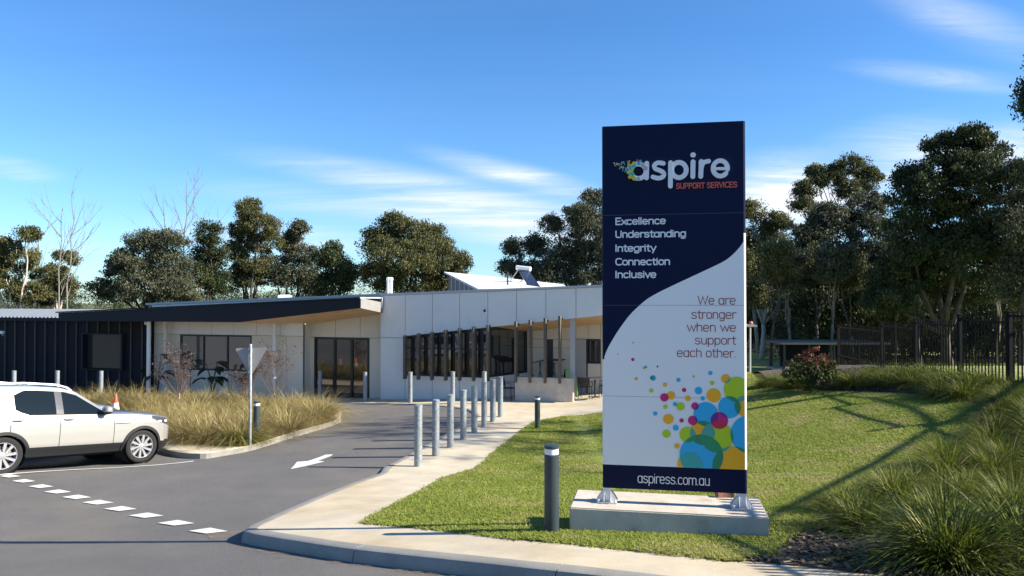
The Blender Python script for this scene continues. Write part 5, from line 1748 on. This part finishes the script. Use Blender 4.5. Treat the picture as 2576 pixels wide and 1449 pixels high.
def big_leaf_plant(u, v, D, vtop, label, seed, n=9):
    p = P(u, v, D); p.z = float(G(p.x, p.y)); H = P(u, vtop, D).z - p.z
    root = thing('broad_leaf_plant', label, 'plant', tuple(p))
    rnd = random.Random(seed); ML = mat('broad_leaf', (.016, .028, .012), .35)
    for i in range(n):
        a = rnd.uniform(0, 6.28); d = Vector((math.cos(a), math.sin(a), 0)); h = H * rnd.uniform(.45, 1.0)
        st = [Vector((0, 0, .02)), Vector((0, 0, 0)) + d * .10 + Vector((0, 0, h * .6)), d * .28 + Vector((0, 0, h * .95))]
        m = MB(); m.tube(st, [.018, .014, .01], ML, 5)
        L = rnd.uniform(.45, .7); W = L * .62; s = d.cross(Vector((0, 0, 1))); rows = []
        for k in range(6):
            t = k / 5; c = st[-1] + d * (L * t) + Vector((0, 0, .12 * math.sin(t * 2.2) - .32 * t * t)); w = W * math.sin(math.pi * min(1, .12 + .88 * t)) * .55 + .005
            rows.append((c - s * w + Vector((0, 0, -.05)), c, c + s * w + Vector((0, 0, -.05))))
        vs = [q for r_ in rows for q in r_]
        m.add(vs, [(k * 3 + j, k * 3 + j + 1, k * 3 + j + 4, k * 3 + j + 3) for k in range(5) for j in range(2)], ML)
        m.build('leaf', root, local=True, smooth=True)


big_leaf_plant(535, 995, 31.5, 893, 'dark broad-leaved plant under the three-pane window', 4, 12)
big_leaf_plant(395, 995, 32.5, 885, 'dark broad-leaved plant beside the canopy column at the dark wing', 8, 9)


# lawn blades: nobody could count them
def lawn_grass():
    r = np.random.default_rng(77); n = 900000
    xs = [p[0] for p in LAWN]; ys = [p[1] for p in LAWN]
    # more blades near the camera
    y = min(ys) + (min(max(ys), 30) - min(ys)) * r.random(n) ** 1.9; x = r.uniform(min(xs), max(xs), n)
    k = inpoly(x + r.normal(0, .035, n), y + r.normal(0, .035, n), LAWN) & (x < .75 * y + .5); x, y = x[k], y[k]
    keep = r.random(len(x)) < np.clip(1.35 - .4 * np.sin(x * 2.1 + np.sin(y * 1.3)) * np.sin(y * 1.7 + x), .2, 1); x, y = x[keep], y[keep]
    n = len(x); z = G(x, y) + (0.152 - .11 * sst((y - 9.5) / 8)) - .004
    a = r.random(n) * 6.283; h = (.011 + .019 * r.random(n)) * (1 + .012 * y); w = .006 + .006 * r.random(n) + .0004 * y
    ln = r.normal(0, 1.25, (n, 2)) * h[:, None]
    b0 = np.stack([x - np.cos(a) * w, y - np.sin(a) * w, z], 1); b1 = np.stack([x + np.cos(a) * w, y + np.sin(a) * w, z], 1)
    t = np.stack([x + ln[:, 0], y + ln[:, 1], z + h], 1)
    patch = .5 + .5 * np.sin(x * .9 + 1.3 * np.sin(y * .6)) * np.sin(y * .8 + x * .35)
    dry = np.sin(x * 1.9 + 2.1 * np.sin(y * .9 + 1)) * np.sin(y * 2.3 + 1.7 * np.sin(x * 1.2)) + .5 * np.sin(x * 4.7 + y * 3.1) * np.sin(y * 5.3 - x * 2)
    tint = np.clip(.50 * r.random(n) + .26 * patch + .55 * (dry > .38) * r.random(n) + .14 * (r.random(n) < .12), 0, 1)
    o = quads_mesh('grass_blades', np.stack([b0, b1, t], 1), 3, GR_LAWN, tint); struct(o, 'stuff')
    print('blades', n)


lawn_grass()


def mulch_chips():
    r = np.random.default_rng(8); n = 60000
    xs = [p[0] for p in MUL]; ys = [p[1] for p in MUL]
    x = r.uniform(min(xs), max(xs), n); y = min(ys) + (26 - min(ys)) * r.random(n) ** 1.6
    k = inpoly(x, y, MUL) & ~inpoly(x, y, LAWN); x, y = x[k], y[k]; n = len(x)
    z = G(x, y) + np.array([path_off(a, b) for a, b in zip(x, y)]) + .008
    a = r.random(n) * 6.283; L = .02 + .05 * r.random(n); W = .006 + .012 * r.random(n)
    d = np.stack([np.cos(a), np.sin(a), r.normal(0, .3, n)], 1); e = np.stack([-np.sin(a), np.cos(a), r.normal(0, .3, n)], 1)
    p = np.stack([x, y, z + .01 * r.random(n)], 1)
    V = np.stack([p - d * L[:, None] - e * W[:, None], p + d * L[:, None] - e * W[:, None], p + d * L[:, None] + e * W[:, None], p - d * L[:, None] + e * W[:, None]], 1)
    o = quads_mesh('mulch_chips', V, 4, leaf_mat('chips', [(.025, .018, .012), (.07, .05, .034), (.10, .077, .053), (.22, .175, .12)], .0, .9), r.random(n) ** 1.5); struct(o, 'stuff')


mulch_chips()


# ================================================================ PALISADE FENCE
def fence():
    a, b = Vector((11.85, 17.8)), Vector((13.3, 30.8))
    def xy(u):
        X = (u - 1288) / FPX          # close enough to the ray's slope
        d = ray(u, 800); X = d.x
        t = (X * a.y - a.x) / ((b.x - a.x) - X * (b.y - a.y)); return a + (b - a) * t
    root = thing('palisade_fence', 'black steel palisade fence with pointed pickets stepping up the right bank', 'fence', tuple(gz(13, 25)))
    us = [2110, 2218, 2303.7, 2414.6, 2539.6]
    pts = [xy(u) for u in us] + [Vector((11.55, 14.4)), Vector((11.3, 11.6))]
    tops = [P(u, v, p.y).z for u, v, p in zip(us, (818, 811, 803.6, 792, 785.4), pts)] + [float(G(11.55, 14.4)) + 2.0, float(G(11.3, 11.6)) + 2.0]
    railv = [828, 824, 816, 808]
    for p, zt in zip(pts, tops):
        m = MB(); gb = float(G(p.x, p.y)); m.box((p.x, p.y, (gb - .2 + zt) / 2), (.10, .10, zt - gb + .2), M_FENCE, .1); m.box((p.x, p.y, zt + .01), (.12, .12, .02), M_FENCE, .1); m.build('post', root)
    for i in range(len(pts) - 1):
        p, q = pts[i], pts[i + 1]; mid = (p + q) / 2
        zt = P((us[i] + us[i + 1]) / 2, railv[i], mid.y).z if i < 4 else float(G(mid.x, mid.y)) + 1.75
        L = (q - p).length; d = (q - p) / L; ang = math.atan2(d.y, d.x); m = MB()
        zb = min(float(G(p.x, p.y)), float(G(q.x, q.y)))
        n = int(L / .16)
        for k in range(1, n):
            c = p + d * (L * k / n); gb = float(G(c.x, c.y)) + .06
            m.box((c.x, c.y, (gb + zt + .10) / 2), (.026, .026, zt + .10 - gb), M_FENCE, ang)
            m.add([Vector((c.x, c.y, 0)) + Matrix.Rotation(ang, 3, 'Z') @ Vector((sx * .013, sy * .013, 0)) + Vector((0, 0, zt + .10)) for sx, sy in ((-1, -1), (1, -1), (1, 1), (-1, 1))] + [Vector((c.x, c.y, zt + .18))], [(0, 1, 4), (1, 2, 4), (2, 3, 4), (3, 0, 4)], M_FENCE)
        for zr in (zt, float(G(mid.x, mid.y)) + .22):
            m.box((mid.x, mid.y, zr), (L - .1, .045, .045), M_FENCE, ang)
        m.build('fence_panel', root)


fence()


def garden_shelter():
    D = 44.0
    zb = float(G(P(2010, 900, D).x, D))
    root = thing('garden_shelter', 'low dark shelter with a flat pale-edged roof behind the red shrub', 'shelter', tuple(P(2010, 930, D)))
    zt = P(2010, 864, D).z
    a, b = P(1964, 864, D), P(2236, 864, D)
    rf = MB(); rf.box(((a.x + b.x) / 2, D + 1.5, zt), (b.x - a.x, 3.4, .12), mat('pale_board', (.20, .175, .14), .9, spec=.1)); rf.build('roof', root)
    for x in np.linspace(a.x + .25, b.x - .25, 5):
        p = MB(); p.box((x, D + .1, (zb + zt) / 2 - .05), (.10, .10, zt - zb), M_BLACK); p.build('post', root)
    w = MB(); w.box((a.x + 2.4, D + 2.6, (zb + zt) / 2), (3.0, .08, zt - zb - .2), M_DARKWALL); w.build('back_panel', root)
    fl = MB(); fl.box(((a.x + b.x) / 2, D + 1.5, zb + .12), (b.x - a.x - .3, 3.0, .12), M_CAP); fl.build('floor', root)
    bx = MB(); c = P(1990, 925, D - .6); bx.box((c.x, c.y, zb + .22), (.55, .4, .42), M_WHITE, .2); bx.box((c.x, c.y - .21, zb + .24), (.3, .01, .22), M_BLACK, .2)
    o = bx.build('storage_crate', loc=(c.x, c.y, zb), bevel=.02); tag(o, 'small white crate at the foot of the dark shelter', 'crate')


garden_shelter()


# ================================================================ THE CARS
def make_car(label, paint):
    root = thing('parked_car', label, 'car')
    BP = mat('car_black_plastic', (.013, .014, .016), .6, spec=.3)
    GLS = mat('car_glass', (.007, .010, .010), .04, spec=.5)
    CHR = mat('car_silver', (.55, .55, .56), .25, .7)
    DARK = mat('car_gap', (.012, .012, .012), .8)
    WB, ZC, RA = 2.92, .385, .435
    I = lambda x, a, b: float(np.interp(x, a, b))
    xw = [-4.06, -4.03, -3.95, -3.75, -3.4, -2.6, -.8, 0, .35, .55, .70, .80, .87, .90]
    ww = [.62, .78, .89, .955, .985, .995, .995, .985, .955, .90, .82, .73, .62, .50]
    W = lambda x: I(x, xw, ww)
    ZB = lambda x: I(x, [-4.06, -3.8, -3.3, .3, .6, .9], [.48, .40, .31, .31, .30, .34])
    ZS = lambda x: I(x, [-4.06, -2.5, -1.0, -.7, -.2, .3, .6, .78, .87, .90], [1.17, 1.19, 1.17, 1.16, 1.15, 1.115, 1.065, .985, .85, .74])
    def ZR(x):
        return I(x, [-4.06, -4.0, -3.85, -3.6, -3.0, -2.3, -1.75, -1.48, -.72, -.2, .3, .6, .78, .87, .90],
                 [1.20, 1.42, 1.66, 1.74, 1.79, 1.79, 1.755, 1.68, 1.18, 1.175, 1.14, 1.09, 1.005, .87, .755])
    YR = lambda x: I(x, [-4.06, -3.9, -3.0, -1.9, -1.48, -.72, -.3, .5, .9], [.58, .68, .715, .715, .70, .82, .84, .78, .42])
    CR = lambda x: I(x, [-4.06, -3.8, -3, -1.48, -.72, 0, .7, .9], [.02, .05, .06, .055, .06, .06, .05, .02])
    pt, pv = [0, .10, .20, .28, .55, .8, .93, 1], [.895, .93, .975, .992, 1.0, .992, .975, .955]
    def side(x, z, o=0.0):
        zb, zs, zr = ZB(x), ZS(x), ZR(x)
        if z <= zs:
            y = W(x) * I((z - zb) / max(zs - zb, 1e-3), pt, pv)
        else:
            t = min(1, (z - zs) / max(zr - zs, 1e-3)); ys = W(x) * .955; y = ys + (min(YR(x), ys) - ys) * t ** 1.15
        return y + o
    xs = np.unique(np.concatenate([np.linspace(-4.06, -3.7, 10), np.linspace(-3.7, .5, 110), np.linspace(.5, .9, 18)]))
    tl = np.linspace(0, 1, 22); tu = np.linspace(0, 1, 8)[1:]; tt = np.linspace(0, 1, 10)[1:]
    verts, rows = [], []
    for x in xs:
        half = []
        zb, zs, zr = ZB(x), ZS(x), ZR(x)
        for t in tl: z = zb + (zs - zb) * t; half.append((side(x, z), z))
        for t in tu: z = zs + (zr - zs) * t; half.append((side(x, z) if zr - zs > .002 else side(x, zs), z))
        ye, ze = min(YR(x), W(x) * .955), zr
        for t in tt: half.append((ye * (1 - t), ze + CR(x) * (1 - (1 - t) ** 2)))
        ring = [(-y, z) for y, z in half] + [(y, z) for y, z in half[-2::-1]]
        rows.append([len(verts) + i for i in range(len(ring))]); verts += [(x, y, z) for y, z in ring]
    nh = len(tl) + len(tu) + len(tt); nr = 2 * nh - 1
    body = MB(); body.v = [Vector(v) for v in verts]
    kp, kg, kb = body.mi(paint), body.mi(GLS), body.mi(BP)
    for i in range(len(xs) - 1):
        xc = (xs[i] + xs[i + 1]) / 2
        for j in range(nr - 1):
            q = [rows[i][j], rows[i][j + 1], rows[i + 1][j + 1], rows[i + 1][j]]
            c = sum((body.v[k] for k in q), Vector()) / 4
            jj = min(j, nr - 2 - j)
            if jj < len(tl) - 1 and any((c.x - a) ** 2 + (c.z - ZC) ** 2 < RA ** 2 for a in (0, -WB)): continue
            m = kp
            if jj < len(tl) - 1 and c.z < .50: m = kb
            top = jj >= len(tl) + len(tu) - 1
            if top and -1.46 < xc < -.76 and jj > len(tl) + len(tu) - 1: m = kg
            if top and xc < -3.9 and c.z > 1.22: m = kg
            body.f.append(q); body.m.append(m)
    for r_, fl in ((rows[0], 0), (rows[-1], 1)):
        f = list(r_); body.f.append(f[::-1] if fl else f); body.m.append(kp)
    ub = len(body.v)
    bo = body.build('body', root, smooth=.55, local=True)

    def patch(name, x0, x1, lo, hi, off, m, parent, n=14, nz=5, both=True, obj=True):
        mb = MB()
        for sgn in ((-1, 1) if both else (-1,)):
            g_ = []
            for x in np.linspace(x0, x1, n):
                a, b = lo(x) if callable(lo) else lo, hi(x) if callable(hi) else hi
                b = max(b, a + .002)
                g_.append([Vector((x, sgn * side(x, a + (b - a) * k / nz, off), a + (b - a) * k / nz)) for k in range(nz + 1)])
            vs = [v for r_ in g_ for v in r_]; w = nz + 1
            mb.add(vs, [(i * w + k, (i + 1) * w + k, (i + 1) * w + k + 1, i * w + k + 1) for i in range(n - 1) for k in range(nz)], m)
            if not obj: continue
        return mb
    # side glass, one object per window and side
    for sgn in (-1, 1):
        for x0, x1, lo, hi in ((-1.80, -.84, lambda x: ZS(x) + .022, lambda x: ZR(x) - .075),
                               (-2.74, -1.95, lambda x: ZS(x) + .022 + max(0, (-2.45 - x)) ** 2 * 1.3, lambda x: ZR(x) - .075 - max(0, (-2.55 - x)) * .5),
                               (-3.86, -3.0, lambda x: ZS(x) + .08 + max(0, x + 3.25) * 1.5, lambda x: ZR(x) - .09)):
            mb = MB(); g_ = []; n, nz = 16, 6
            for x in np.linspace(x0, x1, n):
                a, b = lo(x), hi(x); b = max(b, a + .004)
                g_.append([Vector((x, sgn * side(x, a + (b - a) * k / nz, .006), a + (b - a) * k / nz)) for k in range(nz + 1)])
            vs = [v for r_ in g_ for v in r_]; w = nz + 1
            mb.add(vs, [(i * w + k, (i + 1) * w + k, (i + 1) * w + k + 1, i * w + k + 1) for i in range(n - 1) for k in range(nz)], GLS)
            mb.build('side_window', root, smooth=True, local=True)
    pp = patch('', -1.95, -1.80, lambda x: ZS(x) + .02, lambda x: ZR(x) - .072, .004, mat('car_pillar', (.09, .09, .095), .2), root, 4)
    for sgn in (-1, 1):
        h = MB(); k = len(pp.v) // 2; kf = len(pp.f) // 2
        a = 0 if sgn < 0 else k
        h.add(pp.v[a:a + k], [[i - a for i in f] for f in (pp.f[:kf] if sgn < 0 else pp.f[kf:])], mat('car_pillar', (.09, .09, .095), .2)); h.build('window_pillar', root, local=True)
    sm = MB()
    for x0, a, b in ((-.70, .50, 1.14), (-1.87, .50, 1.17), (-2.83, .80, 1.18)):
        p_ = patch('', x0 - .006, x0 + .006, a, b, .0025, DARK, root, 2, 12); sm.add(p_.v, p_.f, DARK)
    p_ = patch('', -2.83, -.60, lambda x: ZS(x) - .075, lambda x: ZS(x) - .068, .0025, mat('car_crease', (.22, .21, .20), .4), root, 30, 1); sm.add(p_.v, p_.f, mat('car_crease', (.22, .21, .20), .4))
    p_ = patch('', -.86 - 1.98, -.80, lambda x: ZS(x) + .002, lambda x: ZS(x) + .020, .004, DARK, root, 24, 1); sm.add(p_.v, p_.f, DARK)
    # shut line of the bonnet
    p_ = patch('', -.66, .60, lambda x: ZS(x) - .012, lambda x: ZS(x) - .004, .0025, DARK, root, 24, 1); sm.add(p_.v, p_.f, DARK)
    # rear door edge follows the wheel arch
    sm.build('panel_gap', bo, local=True)
    for sgn in (-1, 1):
        for a in (0, -WB):
            tr = MB(); vs = []; n = 30; fs = []
            angs = np.linspace(R(-8), R(188), n)
            for an in angs:
                ro, ri = RA + .055, RA - .012
                for rr, off in ((ri, -.03), (ri, .022), (ro, .016), (ro, -.004)):
                    x, z = a + rr * math.cos(an), ZC + rr * math.sin(an); z = max(z, ZB(x) + .0)
                    vs.append((x, sgn * side(x, z, off), z))
            fs = [(i * 4 + k, (i + 1) * 4 + k, (i + 1) * 4 + k + 1, i * 4 + k + 1) for i in range(n - 1) for k in range(3)]
            tr.add(vs, fs, BP); tr.build('arch_trim', root, smooth=.6, local=True)
            wl = MB(); wl.lathe([(RA, 0), (RA, .36), (.001, .36)], (a, sgn * .94, ZC), (0, -sgn, 0), DARK, 28, False); wl.build('wheel_well', root, local=True)
            # wheel: tyre with the rim as its own piece
            c = Vector((a, sgn * .845, ZC)); ax = Vector((0, sgn, 0))
            ty = MB(); ty.lathe([(.25, -.11), (.275, -.122), (.34, -.128), (.374, -.112), (.385, -.07), (.385, .07), (.374, .112), (.34, .128), (.285, .124), (.272, .112), (.262, .06)], c, ax, mat('tyre', (.010, .010, .010), .85), 48, False)
            wo = ty.build('wheel', root, smooth=.5, local=True)
            ri_ = MB(); ri_.lathe([(.274, .116), (.270, .120), (.258, .112), (.252, .03)], c, ax, CHR, 48, False)
            ri_.lathe([(.253, .028), (0, .028)], c, ax, mat('rim_dark', (.03, .028, .027), .5), 32)
            ri_.lathe([(.20, .03), (.20, .036), (0, .036)], c, ax, mat('brake_disc', (.12, .115, .11), .4, .6), 32)
            for k in range(10):
                a0 = 2 * math.pi * (k // 2) / 5 + (R(17) if k % 2 else R(-17)) + .3
                tw = R(9) if k % 2 == 0 else R(14)
                e1 = Vector((math.cos(a0), 0, math.sin(a0))); e2 = Vector((math.cos(a0 + tw), 0, math.sin(a0 + tw)))
                t1 = Vector((-math.sin(a0), 0, math.cos(a0))); t2 = Vector((-math.sin(a0 + tw), 0, math.cos(a0 + tw)))
                q = [c + e1 * .045 - t1 * .017, c + e1 * .045 + t1 * .017, c + e2 * .262 + t2 * .030, c + e2 * .262 - t2 * .030]
                ri_.prism([p + ax * .108 for p in q], -ax * .05, CHR)
            ri_.lathe([(.065, .07), (.062, .112), (.03, .12), (0, .12)], c, ax, CHR, 20)
            ri_.build('rim', wo, local=True, smooth=.4)
    # door handles, mirrors, vents, lights, rails
    for sgn in (-1, 1):
        for x in (-1.70, -2.70):
            z = ZS(x) - .085; h = MB(); h.box((x, sgn * side(x, z, .022), z), (.21, .028, .030), CHR); h.box((x - .01, sgn * side(x, z - .02, .004), z - .018), (.15, .012, .045), DARK); h.build('door_handle', root, local=True, bevel=.006)
        mi = MB(); x = -.93; z = 1.27
        def blob(cz, sx, sy, sz, z_lo, z_hi, m_):
            rows_ = []
            for k in range(9):
                t = z_lo + (z_hi - z_lo) * k / 8; w_ = max(.02, math.sqrt(max(0, 1 - abs(t) ** 2.6)))
                rows_.append([(x - .02 + sx * w_ * math.copysign(abs(math.cos(q)) ** .7, math.cos(q)), sgn * 1.09 + sy * w_ * math.copysign(abs(math.sin(q)) ** .7, math.sin(q)), cz + sz * t) for q in np.linspace(0, 2 * math.pi, 17)[:-1]])
            vs_ = [p for r_ in rows_ for p in r_]
            mi.add(vs_, [(i * 16 + k, i * 16 + (k + 1) % 16, (i + 1) * 16 + (k + 1) % 16, (i + 1) * 16 + k) for i in range(8) for k in range(16)] + [tuple(range(16))[::-1], tuple(range(128, 144))], m_)
        blob(z, .085, .125, .10, -.35, 1, paint); blob(z, .082, .122, .10, -1, -.36, BP)
        mi.box((x + .02, sgn * .965, z - .06), (.08, .13, .04), BP)
        mi.build('wing_mirror', root, local=True, smooth=.8)
        v_ = MB(); zz = .985
        xs_ = np.linspace(-.66, -.22, 12)
        for (lo, hi, m_) in ((lambda x: .955, lambda x: .955 + .075, mat('vent_white', (.7, .7, .68), .35)), (lambda x: .945 + max(0, x + .36) * .55, lambda x: .963 + max(0, x + .36) * .60, BP)):
            g_ = [[Vector((x, sgn * side(x, k, .006), k)) for k in (lo(x), hi(x))] for x in xs_]
            v_.add([p for r_ in g_ for p in r_], [(i * 2, i * 2 + 2, i * 2 + 3, i * 2 + 1) for i in range(11)], m_)
        v_.build('side_vent', root, local=True)
        hl = MB(); xs_ = np.linspace(.22, .80, 16)
        lo = lambda x: I(x, [.20, .45, .62, .8], [1.05, .94, .89, .84]); hi = lambda x: ZS(x) - .02
        g_ = [[Vector((x, sgn * side(x, lo(x) + (hi(x) - lo(x)) * k / 4, .008), lo(x) + (hi(x) - lo(x)) * k / 4)) for k in range(5)] for x in xs_]
        hl.add([p for r_ in g_ for p in r_], [(i * 5 + k, i * 5 + 5 + k, i * 5 + 6 + k, i * 5 + k + 1) for i in range(15) for k in range(4)], mat('headlight', (.05, .055, .06), .1, spec=.9))
        for k in (.42, .6):
            hl.box((k, sgn * side(k, .97, .012), .965), (.09, .01, .045), mat('headlight_lamp', (.6, .62, .66), .15))
        hl.build('headlight', root, local=True)
        rl = MB(); pth = [(-1.52, .03), (-1.62, .075), (-1.85, .095), (-2.5, .10), (-3.2, .09), (-3.45, .06), (-3.52, .0)]
        rl.tube([(x, sgn * .63, ZR(x) - .02 + h) for x, h in pth], .024, CHR, 8); rl.build('roof_rail', root, local=True, smooth=.6)
        tlx = MB(); xs_ = np.linspace(-4.04, -3.82, 8); g_ = [[Vector((x, sgn * side(x, z, .008), z)) for z in (.98, 1.05, 1.12)] for x in xs_]
        tlx.add([p for r_ in g_ for p in r_], [(i * 3 + k, i * 3 + 3 + k, i * 3 + 4 + k, i * 3 + k + 1) for i in range(7) for k in range(2)], mat('tail_light', (.25, .01, .01), .2)); tlx.build('tail_light', root, local=True)
        # lower door strip
    fr = MB()
    fr.box((.88, 0, .80), (.06, .86, .16), BP); fr.box((.86, 0, .42), (.08, 1.15, .16), BP)
    fr.build('grille', root, local=True, bevel=.02)
    ch = MB(); ch.box((-1.55, 0, .33), (4.3, 1.45, .16), DARK)
    ch.build('underbody', root, local=True)
    return root


PAINT = mat('car_paint_pearl', (.455, .44, .405), .27, .5, coat=1.0)
f_xy = g(346, 1166)
car = make_car('white four-wheel drive wagon parked at the left with its nose to the island', PAINT)


def place_car(root, fx, fy, head):
    fwd = Vector((math.cos(head), math.sin(head), 0)); right = Vector((math.sin(head), -math.cos(head), 0))
    fw = Vector((fx, fy, 0)); rw = fw - fwd * 2.92
    pts = [fw, rw, fw - right * 1.69, rw - right * 1.69]
    zs = [float(G(p.x, p.y)) + .006 for p in pts]
    zf, zr_ = (zs[0] + zs[2]) / 2, (zs[1] + zs[3]) / 2; zR, zL = (zs[0] + zs[1]) / 2, (zs[2] + zs[3]) / 2
    ex = (fwd * 2.92 + Vector((0, 0, zf - zr_))).normalized(); ey = (-right * 1.69 + Vector((0, 0, zL - zR)))
    ey = (ey - ex * ey.dot(ex)).normalized(); ez = ex.cross(ey)
    M3 = Matrix((ex, ey, ez)).transposed()
    o = fw - right * .845; o.z = sum(zs) / 4 + (zf - zr_) / 2
    root.rotation_euler = M3.to_euler(); root.location = o; root.scale = (1, 1, .965)
    print('car wheels', fw[:], rw[:], zs)


HEAD = R(58)
place_car(car, f_xy[0], f_xy[1], HEAD)
car2 = copy_tree(car)
tag(car2, 'second pale wagon mostly hidden behind the nearer white four-wheel drive', 'car')
place_car(car2, f_xy[0] - 2.75 * math.sin(HEAD) + .25, f_xy[1] + 2.75 * math.cos(HEAD) + .3, HEAD)


# ================================================================ OUTDOOR SEATING
def chair(p, rz, label):
    r = thing('outdoor_chair', label, 'chair', tuple(p), rz, 'black outdoor chairs')
    for x in (-.22, .22):
        for y in (-.21, .21):
            l = MB(); l.tube([(x, y, 0), (x * .92, y * .92, .45)], .014, M_BLACK, 6); l.build('leg', r, local=True)
    s_ = MB(); s_.box((0, 0, .455), (.46, .44, .025), M_BLACK); s_.build('seat', r, local=True, bevel=.008)
    b = MB(); b.box((0, .22, .68), (.46, .02, .30), M_BLACK, mtx=Matrix.Rotation(R(-10), 3, 'X')); b.tube([(-.22, .20, .45), (-.22, .26, .84)], .013, M_BLACK, 6); b.tube([(.22, .20, .45), (.22, .26, .84)], .013, M_BLACK, 6); b.build('backrest', r, local=True)
    for x in (-.24, .24):
        a = MB(); a.tube([(x, .23, .66), (x, -.18, .66), (x, -.2, .46)], .012, M_BLACK, 6); a.build('armrest', r, local=True)


def table(p, rz, h, label, top):
    r = thing('outdoor_table', label, 'table', tuple(p), rz, 'pedestal tables in the alcove')
    t = MB(); t.box((0, 0, h), (.72, .72, .028), top); t.build('tabletop', r, local=True, bevel=.006)
    pd = MB(); pd.tube([(0, 0, .02), (0, 0, h - .01)], .032, M_BLACK, 10)
    for a in range(4): pd.bar((0, 0, .03), (.29 * math.cos(a * math.pi / 2 + .78), .29 * math.sin(a * math.pi / 2 + .78), .012), .05, M_BLACK, .022)
    pd.build('pedestal', r, local=True)


def fl(u, v):
    x, y = g(u, v, path_off); return gz(x, y, path_off(x, y) + .003)


chair(fl(1278, 1006), R(70), 'black outdoor chair by the white wall left of the low concrete wall')
chair(fl(1472, 1003), R(160), 'black outdoor chair right of the low concrete wall, nearest the viewer')
chair(fl(1524, 1000), R(-110), 'black outdoor chair half hidden behind the sign edge')
table(fl(1497, 1000), .3, .74, 'pale square-topped pedestal table beside the tall sign edge', mat('table_pale', (.55, .52, .46), .5))
table(fl(1500, 984), .5, 1.02, 'dark high pedestal table at the back of the alcove', M_BLACK)


def trestle():
    p = P(1378, 947, 30.3); p.z = B_FLOOR + .02
    r = thing('trestle_table', 'black table with a curved top on crossed legs behind the low wall', 'table', tuple(p), math.atan2(B_E.y, B_E.x))
    t = MB(); n = 12; W_ = 1.32; h = 1.50
    rows = [(-W_ / 2 + W_ * i / n, h - .16 * max(0, 1 - i / n * 1.5) ** 2) for i in range(n + 1)]
    for i in range(n):
        (x0, z0), (x1, z1) = rows[i], rows[i + 1]
        t.prism([(x0, -.35, z0), (x1, -.35, z1), (x1, .35, z1), (x0, .35, z0)], (0, 0, .035), M_BLACK)
    t.build('tabletop', r, local=True)
    for x in (-.32, .26):
        for s in (-1, 1):
            l = MB(); l.tube([(x, s * .05, h - .1), (x, 0, h - .45), (x + s * .20, s * .25, 0)], .022, M_BLACK, 6); l.build('leg', r, local=True)
    b = fl(1437, 986); b = P(1433, 990, 30.0); b.z = B_FLOOR + .02
    r = thing('sandwich_board', 'small green and black sandwich board behind the low wall end', 'sign board', tuple(b), .5)
    for s, m_ in ((-1, mat('board_green', (.16, .34, .10), .5)), (1, M_BLACK)):
        k = MB(); k.prism([(-.28, s * .24, 0), (.28, s * .24, 0), (.22, 0, 1.18), (-.22, 0, 1.18)], (0, s * .02, 0), m_); k.build('board', r, local=True)


trestle()


# ================================================================ OUT-OF-FRAME CASTERS: the tree and the fence on the right
def shadow_casters():
    root = thing('gum_tree', 'bare-limbed gum standing outside the picture at right', 'tree', tuple(gz(17, 14)), 0, 'gum trees around the grounds')
    mb = MB()
    def limb(pxs, t, r0, r1, off):
        pts = []
        for u, v in pxs:
            x, y = g(u, v, off); pts.append(gz(x, y, off(x, y)) + SUN * t)
        n = len(pts); mb.tube(pts, [r0 + (r1 - r0) * i / (n - 1) for i in range(n)], M_TRUNK, 8); return pts
    a = limb([(2640, 930), (2480, 1003), (2400, 1058), (2345, 1076), (2200, 1165), (2060, 1236), (1950, 1292), (1850, 1350)], 10, .06, .03, lawn_off)
    b = limb([(2000, 990), (2190, 1003), (2290, 1028), (2335, 1058), (2347, 1076)], 10, .035, .06, lawn_off)
    base = gz(17.5, 15.5, -.2)
    mb.tube([base, base.lerp(a[0], .5) + Vector((.4, 0, .5)), a[0]], [.3, .22, .14], M_TRUNK, 10)
    mb.build('trunk', root, smooth=True)
    r = np.random.default_rng(4)
    top = base + Vector((1.5, 1.0, 11)); mb2 = MB()
    mb2.tube(bent(base.lerp(a[0], .5), top, .06, 3), [.2 - .02 * i for i in range(7)], M_TRUNK, 8); mb2.build('limb', root, smooth=True)
    pts = np.array([list(top + Vector((r.normal(0, 1.8) + 2, r.normal(0, 1.8), r.normal(0, 1.4) + .5))) for _ in range(60)])
    V, t = leaf_cloud(pts, np.full(60, .7), 50, .2, 5)
    quads_mesh('crown', V - np.array(root.location), 4, PAL_DARK, t, parent=root)
    # picket fence beside the path
    f = thing('picket_fence', 'metal picket fence beside the path, outside the picture at right', 'fence', tuple(gz(6.2, 7)))
    p0, p1 = Vector((6.05, 8.1)), Vector((6.6, 3.2)); n = 42; m = MB()
    for k in range(n + 1):
        c = p0.lerp(p1, k / n); gb = float(G(c.x, c.y)); m.box((c.x, c.y, gb + 1.25), (.034, .05, 2.6), M_FENCE)
    for h in (.3, 2.4):
        m.bar(Vector((p0.x, p0.y, float(G(*p0)) + h)), Vector((p1.x, p1.y, float(G(*p1)) + h)), .04, M_FENCE)
    m.build('fence_panel', f)


shadow_casters()
